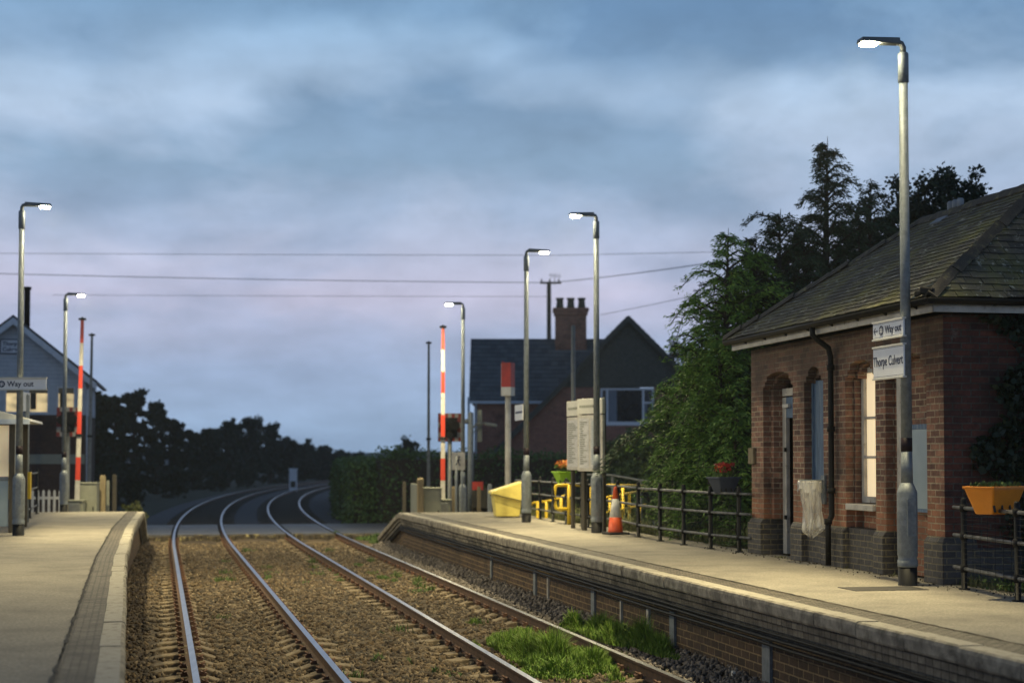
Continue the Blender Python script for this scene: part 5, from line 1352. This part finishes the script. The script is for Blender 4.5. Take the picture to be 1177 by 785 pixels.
wire('lowest faint overhead wire ending at the telegraph pole', [pz(60,339,100), pz(630,341,98)], .012, .0006)
wire('faint service wire climbing to the right above the house gable', [pz(690,362,76), pz(830,333,60)], .012, .001)

# ------------------------------------------------------------------ trees, hedges, plants
def clump_leaves(centres, radii, n, size, rng, flat=.8):
    """leaves spread over many small irregular clumps"""
    w = np.array(radii)**2; idx = rng.choice(len(centres), n, p=w/w.sum())
    d = unit(rng.normal(size=(n,3))); d[:,2] = d[:,2]*flat + .12
    rr = (rng.random(n)**.4*(1+.75*rng.random(n)**5))[:,None]
    P = np.array(centres)[idx] + d*rr*np.array(radii)[idx][:,None]
    return leaf_quads(P, size, rng, aspect=.7, D=unit(d+np.array([0,0,-.2])))
def broadleaf(label, X, Y, z0, H, Wd, m, n, leaf, seed, group=None, low=.12, cat='tree', depth=None, name='tree', gap=1.0, trunk=True):
    rng = np.random.default_rng(seed)
    t = thing(name, label, cat, (X, Y, z0), 0, group)
    tr = MB(); limbs = []
    trr = .035*H
    tr.tube([(0,0,-.2),(.02*H,0,H*.25),(-.01*H,.01*H,H*.5),(0,0,H*.82)], [trr, trr*.8, trr*.5, trr*.15], 8)
    cs, rs = [], []
    nb = 12
    for i in range(nb):
        a = 2.4*i + rng.random(); zb = H*(low+.08 + (.72-low)*i/nb); L_ = Wd*(.55+.35*rng.random())*math.sin(math.pi*min(.98, max(.12, (zb/H)*.9+.12)))**.6
        e = np.array([math.cos(a)*L_*.85, math.sin(a)*L_*.85*(depth or 1), zb + H*.10 + .12*H*rng.random()])
        m1 = e*np.array([.45,.45,1]) - np.array([0,0,H*.06]); m1[2] = zb + (e[2]-zb)*.35
        tr.tube([(0,0,zb), tuple(m1), tuple(e)], [trr*.4, trr*.25, trr*.08], 6)
        for k in range(6):
            u = .35 + .75*rng.random(); c = np.array([0,0,zb])*(1-u) + e*u + rng.normal(size=3)*Wd*.16*np.array([1,1,.8])
            c[2] = max(c[2], H*low); cs.append(c); rs.append(Wd*(.10+.11*rng.random())*gap)
    for k in range(10):
        c = np.array([rng.normal()*Wd*.16, rng.normal()*Wd*.16, H*(.72+.2*rng.random())]); cs.append(c); rs.append(Wd*(.10+.12*rng.random())*gap)
    for k in range(int(46*(1-low))):
        a = rng.random()*6.28; zf = low + (.92-low)*rng.random(); q = Wd*.95*rng.random()**.5*math.sin(math.pi*min(.97, max(.2, zf*.75+.22)))**.7
        cs.append(np.array([math.cos(a)*q, math.sin(a)*q, H*zf])); rs.append(Wd*(.09+.09*rng.random())*gap)
    for k in range(14):   # skirts and stray tips
        a = rng.random()*6.28; q = Wd*(.6+.35*rng.random()); c = np.array([math.cos(a)*q, math.sin(a)*q, H*(low + (.75-low)*rng.random())]); cs.append(c); rs.append(Wd*.09)
    cs.append(np.array([0,0,H*.93])); rs.append(Wd*.12)
    if trunk: tr.build('trunk', M['bark'], t, uv=False)
    quads('crown', clump_leaves(cs, rs, n, leaf, rng), m, t)
    return t

# trees along the left of the line; each stands where its sight line clears the track
lt = [(112,None,441,17),(133,None,447,15),(155,None,443,17),(180,None,455,14),(200,None,476,14),(222,None,494,12),(242,None,488,13),(262,None,479,15),(286,None,476,16),(310,None,484,15),(330,None,500,14),(350,None,509,13),(372,None,512,12),(391,None,517,12),(407,None,522,10)]
ltl = ['dark round tree right behind the left hand barriers','dark tree close to the signal box with an uneven top','broad dark tree at the highest point of the left hand row','dark tree stepping down at the right of the tall left hand trees','lower dark tree at the dip in the left hand row of trees','small dark tree in the lowest gap of the left tree row',
 'dark bushy tree just right of the gap in the row','tall dark tree left of the rounded crown in the middle of the row','rounded dark tree forming the second high crown of the row','dark tree on the falling side of the second high crown','smaller tree behind the pale trackside box','hazy bluish tree beyond the pale trackside box','far bluish tree where the rails bend right','far low tree near the vanishing rails','farthest and smallest tree at the end of the row']
for i, (px, _, py, hw) in enumerate(lt):
    Y = 60.0
    while Y < 300 and xat(px, Y, 530) > TB(Y) - 6.5 - (1 if i % 2 else 0): Y += 1.5
    if i in (2,): Y += 6
    X, zt = at(px, py, Y); H = zt - GROUND_Z
    W_ = hw*1.35*Y/F
    broadleaf(ltl[i], X, Y, GROUND_Z-.1, H, W_*1.05, M['leaf_dark'], 12000 if Y < 120 else 8000, .15 + Y*.0008, 40+i, 'trees along the left of the line', low=.02, gap=1.15)
# undergrowth at their feet
for i, (px, Y, py, hw) in enumerate([(150,64,556,20),(178,70,548,20),(205,80,545,16),(232,92,540,15),(262,112,536,14),(292,135,534,12),(318,150,533,10)]):
    X, zt = at(px, py, Y)
    while X > TB(Y) - 4.6: X -= .2
    broadleaf(['low dark bush behind the left platform end','low dark bush at the foot of the broad left hand tree','dark bush beside the first bend of the left rail','dark bush below the dip in the tree row','dark bush farther along the left rail','small dark bush near the pale trackside box','small far bush just before the pale trackside box'][i],
      X, Y, GROUND_Z-.1, zt-GROUND_Z, hw*1.3*Y/F, M['leaf_dark'], 3500, .16, 70+i, 'bushes at the foot of the left trees', low=.0, cat='bush', name='bush', trunk=False)
X, Y = xat(153, 51, 575), 51.0
broadleaf('pale yellow green weeds standing at the end of the left platform', X, Y, -.95, .95, .5, M['grass_dry'], 1400, .09, 95, None, low=0, cat='weeds', name='weed_clump', trunk=False)
# trees right of the line, behind hedge and house
X, zt = at(466, 504, 110); broadleaf('small dark tree rising just above the hedge right of the tracks', X, 110, GROUND_Z, zt-GROUND_Z, 1.5, M['leaf_dark'], 3500, .2, 101, None)
X, zt = at(788, 392, 100); broadleaf('bluish dark tree behind the right slope of the house roof', X, 100, GROUND_Z, zt-GROUND_Z, 2.3, M['leaf_dark'], 7000, .2, 102, None)
X, zt = at(1000, 300, 70)
# garden shrubs in front of the house
for i, (px, Y, py, W_, n) in enumerate([(712,52,494,1.0,5000),(735,50,486,1.0,5500),(762,47,470,1.2,6500),(694,56,512,.9,3500)]):
    X, zt = at(px, py, Y); broadleaf(['loose dull green shrub below the house window','dull green shrub right of the house window','taller dull shrub half hidden by the conifer','lowest dull shrub left of the house window'][i], X, Y, GROUND_Z, zt-GROUND_Z, W_, M['leaf_mid'], n, .10, 110+i, 'shrubs in front of the house', low=.05, cat='shrub', name='shrub')
# broadleaf trees behind the station roof
X, zt = at(1062, 178, 33); broadleaf('tall dark leafy tree above the station roof beside the lamp post', X, 33, GROUND_Z, zt-GROUND_Z, 1.75, M['leaf_dark'], 22000, .085, 120, None, low=.4, gap=.9)
X, zt = at(1100, 214, 34); broadleaf('dark leafy tree at the right above the station roof ridge', X, 34, GROUND_Z, zt-GROUND_Z, 1.3, M['leaf_dark'], 13000, .085, 121, None, low=.4, gap=.85)
X, zt = at(1019, 200, 35); broadleaf('dark leafy tree between the pointed conifer and the lamp post', X, 35, GROUND_Z, zt-GROUND_Z, 1.5, M['leaf_dark'], 14000, .085, 122, None, low=.4, gap=.9)
X, zt = at(1180, 196, 36); broadleaf('leafy tree tips showing above the roof at the right edge', X, 36, GROUND_Z, zt-GROUND_Z, 1.1, M['leaf_dark'], 5000, .11, 123, None, low=.5, gap=.6)

# conifers with drooping feathery sprays
def conifer(label, X, Y, z0, H, Rb, m, seed, top_bare=.1, dens=1.0, shape=.8, leaf=.09, group=None, droop=.42, sector=None, rise=.9, leaders=(), sweep=False):
    rng = np.random.default_rng(seed); t = thing('conifer', label, 'tree', (X, Y, z0), 0, group)
    tr = MB(); tr.tube([(0,0,-.3),(.03,0,H*.35),(-.03,.02,H*.7),(.02,0,H)], [.035*H*.6, .02*H*.7, .009*H, .004], 8)
    Pc, Dc, Sc = [], [], []
    stems = [(0, 0, 1.0, 1.0)] + list(leaders); jobs = []
    for sx_, sy_, hf, rf in stems:
        if sx_ or sy_: tr.tube([(sx_*.2,sy_*.2,H*.25*hf),(sx_*.8,sy_*.8,H*.5*hf),(sx_,sy_,H*hf)], [.02*H*.5, .012*H*.5, .004], 6)
        nb = int(82*dens*(hf*rf)**.5)
        for i in range(nb): jobs.append((i, nb, sx_, sy_, hf, rf))
    H0, Rb0 = H, Rb
    for i, nb, sx_, sy_, hf, rf in jobs:
        H, Rb = H0*hf, Rb0*rf
        u = (i+rng.random())/nb; zb = H*(.03 + .95*u); L_ = (Rb*((1-u)**shape)*(.42+.5*rng.random()) + .10)*(1.5 if rng.random() < .3 else 1)*(.72+.42*math.sin(i*2.399*2+zb*1.7+seed)*math.cos(zb*2.3+seed*2))*1.15
        a = i*2.399 + rng.normal()*.3
        if sweep and i % 7 == 0: a = math.pi + rng.normal()*.45; L_ = min(L_*1.2 + Rb0*.22, Rb0*.86)*min(1, .12 + (1-u)*2.0)
        dirn = np.array([math.cos(a), math.sin(a), 0]); n = max(5, int(L_/.10))
        pts = []
        for k in range(n+1):
            v = k/n; pts.append(dirn*L_*v + np.array([sx_*min(1, zb/(.5*H)), sy_*min(1, zb/(.5*H)), zb + L_*(rise*v - droop*v*v*v*2)]) + rng.normal(size=3)*.015*L_)
        tr.tube([tuple(p) for p in pts[::2]], [.012*H*.25*(1-.9*k/len(pts[::2]))+.003 for k in range(len(pts[::2]))], 4, cap=False)
        side = np.cross(dirn, [0,0,1])
        for k in range(1, n+1):
            v = k/n; base = pts[k]; ls = (.13+.16*L_*.5)*(1.05-.45*v)*(.6+.8*rng.random())
            for sg in (-1, 1, 0):
                sd = unit((dirn*(.75+.5*(sg == 0)) + side*sg*.85 + np.array([0,0,-.10-.45*rng.random()]))[None])[0]
                q = max(3, int(ls/.024*dens))
                for w in range(q):
                    uu = (w+.5)/q; Pc.append(base + sd*ls*uu + rng.normal(size=3)*.03*(1+.5*ls) + np.array([0,0,-.10*uu*uu*ls])); Dc.append(sd + rng.normal(size=3)*.35 + np.array([0,0,-.25*uu])); Sc.append(leaf*(.6+.8*rng.random())*(1-.35*uu))
    P = np.array(Pc); D = unit(np.array(Dc)); S = np.array(Sc)[:,None]; b = unit(np.cross(D, rng.normal(size=D.shape)))
    Q = np.stack([P - D*S*.45, P + b*S*.12, P + D*S*.75, P - b*S*.12], 1)
    tr.build('trunk', M['bark'], t, uv=False); quads('crown', Q, m, t); return t
def con(label, px, top, Y, Rb, m, seed, **k):
    X, zt = at(px, top, Y); return conifer(label, X, Y, GROUND_Z+.2, zt-GROUND_Z-.2, Rb, m, seed, **k)
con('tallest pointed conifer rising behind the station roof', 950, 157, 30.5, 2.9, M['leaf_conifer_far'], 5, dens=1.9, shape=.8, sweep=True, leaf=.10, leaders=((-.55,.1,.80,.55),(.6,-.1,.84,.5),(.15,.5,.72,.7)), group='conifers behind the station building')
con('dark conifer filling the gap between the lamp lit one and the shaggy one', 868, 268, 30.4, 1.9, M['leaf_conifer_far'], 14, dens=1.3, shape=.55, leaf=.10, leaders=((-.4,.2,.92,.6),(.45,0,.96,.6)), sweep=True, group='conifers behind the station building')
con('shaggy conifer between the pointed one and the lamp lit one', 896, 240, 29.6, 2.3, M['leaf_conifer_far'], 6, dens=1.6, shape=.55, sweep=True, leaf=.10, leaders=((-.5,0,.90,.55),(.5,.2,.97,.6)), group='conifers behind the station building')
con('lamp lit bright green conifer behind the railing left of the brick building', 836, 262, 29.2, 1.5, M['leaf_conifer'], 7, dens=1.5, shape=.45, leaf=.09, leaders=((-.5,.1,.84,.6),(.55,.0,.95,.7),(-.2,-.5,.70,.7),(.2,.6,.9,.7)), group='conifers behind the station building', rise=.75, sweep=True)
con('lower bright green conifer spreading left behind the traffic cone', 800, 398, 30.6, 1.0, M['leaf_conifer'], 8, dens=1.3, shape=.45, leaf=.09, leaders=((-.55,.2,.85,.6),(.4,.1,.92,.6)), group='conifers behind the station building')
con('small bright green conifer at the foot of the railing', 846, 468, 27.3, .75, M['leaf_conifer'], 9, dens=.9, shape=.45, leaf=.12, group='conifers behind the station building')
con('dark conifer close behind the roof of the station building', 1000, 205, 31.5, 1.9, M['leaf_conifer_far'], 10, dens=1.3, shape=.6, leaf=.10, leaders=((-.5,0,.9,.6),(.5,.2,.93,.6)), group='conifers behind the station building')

# clipped hedges
def hedge(label, pts, w, zt, m, seed, dens=260, leaf=.13, zfun=None):
    """pts: centre line; a rounded box of leaves along it"""
    rng = np.random.default_rng(seed); P = []; core = MB()
    for (x0,y0),(x1,y1) in zip(pts, pts[1:]):
        L_ = math.hypot(x1-x0, y1-y0); d = np.array([(x1-x0)/L_, (y1-y0)/L_]); nr = np.array([d[1], -d[0]])
        n = int(L_*dens)
        s_ = rng.random(n)*L_; face = rng.random(n); H_ = zt-GROUND_Z
        a = np.where(face < .4, -w/2, np.where(face < .75, w/2, (rng.random(n)-.5)*w)); z = np.where(face < .75, GROUND_Z + H_*rng.random(n), zt)
        bulge = .10*np.sin(s_*1.1+seed) + .07*np.sin(s_*2.9) + .06*np.sin(z*5+s_)
        a = a*(1+bulge*.6); z = z + bulge*.45*(z > zt-.5)
        a = a*np.where(z > zt-.3, .86, 1)
        P.append(np.stack([x0+d[0]*s_+nr[0]*a, y0+d[1]*s_+nr[1]*a, z], 1) + rng.normal(size=(n,3))*.11)
        q = [np.array([x0,y0])+nr*w*.42, np.array([x1,y1])+nr*w*.42, np.array([x1,y1])-nr*w*.42, np.array([x0,y0])-nr*w*.42]
        core.frustum([(*p, GROUND_Z) for p in q], [(*p, zt-.16) for p in q])
    for (x,y) in (pts[0], pts[-1]):
        n = int(dens*w*1.3); a = rng.random(n)*6.28; P.append(np.stack([x+np.cos(a)*w*.45, y+np.sin(a)*w*.45, GROUND_Z+(zt-GROUND_Z)*rng.random(n)],1)+rng.normal(size=(n,3))*.08)
    P = np.concatenate(P); t = thing('hedge', label, 'hedge', (0,0,0), 0, 'clipped hedges right of the line')
    core.build('inner_twigs', M['bark'], t, uv=False)
    quads('foliage', leaf_quads(P, leaf, rng, aspect=.7), m, t)
zt = zat(523, 60)
hedge('long level clipped hedge running across in front of the brick house', [(xat(436,59.2),59.2),(xat(560,60.5),60.5),(xat(700,62),62),(xat(830,63),63)], 1.3, zt, M['leaf_hedge'], 1, dens=900, leaf=.11)
hedge('clipped hedge running away beside the right hand rails', [(xat(427,60),60),(xat(408,68),68),(xat(404,78),78),(xat(402,96),96)], 1.5, zat(533,66), M['leaf_hedge'], 2, dens=800, leaf=.12)

# far hills and fields at the horizon
hl = MB(); n = 60
for i in range(n):
    a0, a1 = -900+1800*i/n, -900+1800*(i+1)/n
    h = lambda a: 3.4 + 2.0*noise2(a*.006, .4, 2) + 1.0*noise2(a*.03, 1, 5)
    hl.face([(a0,1150,GROUND_Z-1),(a1,1150,GROUND_Z-1),(a1,1170,h(a1)*1.6),(a0,1170,h(a0)*1.6)], smooth=True); hl.face([(a0,1170,h(a0)*1.6),(a1,1170,h(a1)*1.6),(a1,1500,h(a1)*1.6+2),(a0,1500,h(a0)*1.6+2)], smooth=True)
tag(hl.build('hills', M['ground'], merge=True, uv=False), 'low far hills on the horizon', None, None, 'structure')
# pale trackside box near the trees
Yb_ = 118; X = xat(337, Yb_, 545)
t = thing('trackside_box', 'pale trackside equipment box below the trees on the bend', 'cabinet', (X, Yb_, -1.05), .1)
MB().box(-.28,.28,-.2,.2,0,zat(540,Yb_)+1.05).build('body', M['upvc'], t, bevel=.02); MB().box(-.32,.32,-.24,.24,zat(540,Yb_)+1.052,zat(539,Yb_)+1.10).build('lid', M['upvc'], t)
MB().box(-.18,.18,-.22,-.202,.35,.8).build('door', M['dark_timber'], t)

# grass and weeds
def blades(P, h, rng, w=.012, lean=.9):
    n = len(P); a = rng.random(n)*6.283; H_ = h*(.5+.8*rng.random(n)); d = np.stack([np.cos(a), np.sin(a), np.zeros(n)],1); s_ = np.stack([-np.sin(a), np.cos(a), np.zeros(n)],1)
    up = np.array([0,0,1.]); l1 = (lean*rng.random(n))[:,None]
    mid = P + up*H_[:,None]*.55 + d*H_[:,None]*l1*.25; tip = P + up*H_[:,None]*(1-.25*l1) + d*H_[:,None]*l1*.9
    ww = w*(.6+.8*rng.random(n))[:,None]
    A = np.stack([P - s_*ww, P + s_*ww, mid + s_*ww*.8, mid - s_*ww*.8], 1); B = np.stack([mid - s_*ww*.8, mid + s_*ww*.8, tip + s_*ww*.15, tip - s_*ww*.15], 1)
    return np.concatenate([A, B])
rg = np.random.default_rng(77)
def patch(px, py, rx, ry, n, z=BAL_Z, size=.30, w=.010, keep=None):
    X, Y = gnd(px, py, z); 
    a = rg.random(n)*6.283; r = rg.random(n)**.6; P = np.stack([X+np.cos(a)*r*rx - np.sin(a)*r*ry*.2, Y+np.sin(a)*r*ry, np.full(n, z)],1)
    hh = size*(1.05-r*.8)*(.75+.5*np.sin(P[:,0]*9)*np.cos(P[:,1]*5))
    return blades(P, np.maximum(.05, hh), rg, w)
Q = [patch(628,758,.48,1.5,15000,size=.36,w=.006), patch(590,744,.30,1.0,6000,size=.30,w=.006), patch(680,764,.26,.9,5000,size=.32,w=.006), patch(700,732,.30,1.3,5200,z=-.95,size=.36,w=.006), patch(745,745,.16,1.2,3800,z=-.92,size=.36,w=.006), patch(640,775,.4,.5,2500,size=.20), patch(660,722,.16,.5,1500,z=-.95,size=.24)]
for k in range(34):
    Q.append(patch(rg.uniform(540,790), rg.uniform(715,785), .10, .22, 110, z=BAL_Z-.01, size=.14, w=.006))
tag(quads('grass', np.concatenate(Q), M['grass']), 'bright green grass clump growing through the right hand track', 'grass', None, 'stuff')
Q = []
for px, py, r1, r2, n, sz in [(440,665,.12,.5,500,.10),(412,650,.10,.4,300,.08),(485,680,.08,.3,160,.07),(435,762,.10,.25,280,.12),(520,778,.12,.2,350,.12),(524,738,.05,.15,120,.12),(467,652,.08,.3,130,.08),(380,655,.07,.3,150,.08),(470,765,.06,.15,140,.15),(500,776,.07,.12,150,.10),(390,662,.1,.3,170,.07),(357,640,.06,.25,120,.07),(552,762,.05,.12,120,.13),(540,690,.05,.2,100,.07)]:
    Q.append(patch(px, py, r1, r2, n, size=sz, w=.008))
for k in range(46):
    Yk = rg.uniform(13, 44); ok_ = rg.choice([rg.uniform(1.75,3.2), rg.uniform(3.7,4.7), rg.uniform(.3,1.2)], p=[.6,.3,.1]); tk = TP(Yk, ok_, BAL_Z); n_ = 50
    pk = np.array(tk) + np.stack([rg.normal(size=n_)*.06, rg.normal(size=n_)*.12, np.zeros(n_)], 1); Q.append(blades(pk, np.full(n_, rg.uniform(.05,.13)), rg, .007))
for px, py, r1, r2, n, sz in [(385,610,.6,.5,1800,.24),(402,609,.5,.5,900,.16),(428,612,.5,.8,1600,.22),(440,616,.4,.8,1400,.2),(368,611,.3,.3,300,.14)]:
    Q.append(patch(px, py+8, r1, r2, n, size=sz, w=.014))
tag(quads('weeds', np.concatenate(Q), M['leaf_weed']), 'small green weeds scattered among the ballast', 'weeds', None, 'stuff')
Q = []
def along(y0, y1, d0, d1, n, size, z=0.0, w=.006, den=1):
    y = y0+(y1-y0)*rg.random(n); d = d0+(d1-d0)*rg.random(n)
    k = np.array([noise2(v*2.1, 3, 7) for v in y]) > -.15*den
    P = np.array([PR(a, b, z) for a, b in zip(y[k], d[k])]); P[:,2] -= np.maximum(0, d[k]-2.98)*.25
    return blades(P, size*(.4+rg.random(len(P)))*(1+.5*np.sin(y[k]*3)), rg, w)
Q = [along(24.8,42,2.85,3.3,9000,.16), along(25,42,3.3,4.3,7000,.30,w=.009), along(13.5,17.9,2.78,3.2,2600,.08), along(18,24.2,2.62,2.74,700,.05,den=-3)]
tag(quads('verge_weeds', np.concatenate(Q), M['grass_dry']), 'rough weeds and dry grass along the foot of the railings', 'weeds', None, 'stuff')
# leafy plants creeping at the fence foot
rg2 = np.random.default_rng(5); P = []
for y, d, n, r in [(16.4,2.95,260,.22),(15.9,3.0,200,.18),(15.2,2.95,160,.15),(17.6,2.75,90,.10),(24.9,2.95,200,.2),(25.8,3.0,160,.2),(26.9,3.02,120,.15)]:
    c = np.array(PR(y, d, .03)); P.append(c + np.abs(rg2.normal(size=(n,3)))*np.array([1,1,.4])*r*.5*np.sign(rg2.normal(size=(n,3))*[1,1,0]+[0,0,1]))
tag(quads('ground_leaves', leaf_quads(np.concatenate(P), .05, rg2, aspect=.8), M['leaf_weed']), 'small leafy weeds creeping from under the railings', 'weeds', None, 'stuff')
# fallen leaves and grit on the platforms near the wall
P = np.array([PR(14+11*rg2.random(), 2.2+.5*rg2.random()**.4, .006) for _ in range(300)])
tag(quads('leaf_litter', leaf_quads(P, .028, rg2, aspect=.7, D=np.tile([1.,.3,0],(300,1))), M['dark_timber']), 'scattered dead leaves and grit along the foot of the brick building', 'leaf litter', None, 'stuff')

# ------------------------------------------------------------------ the evening air
hz_ = MB().box(-420, 420, -12, 1100, -4.5, 16).build('haze', bpy.data.materials.new('evening_haze'), uv=False)
hm_ = bpy.data.materials['evening_haze']; hm_.use_nodes = True; hn = hm_.node_tree; hn.nodes.clear()
ho = hn.nodes.new('ShaderNodeOutputMaterial'); hp_ = hn.nodes.new('ShaderNodeVolumePrincipled'); hn.links.new(hp_.outputs[0], ho.inputs['Volume'])
hp_.inputs['Color'].default_value = (.82, .9, 1, 1); hp_.inputs['Density'].default_value = .00034; hp_.inputs['Anisotropy'].default_value = .3
hz_['kind'] = 'stuff'; hz_['label'] = 'thin blue evening haze over the far trees'
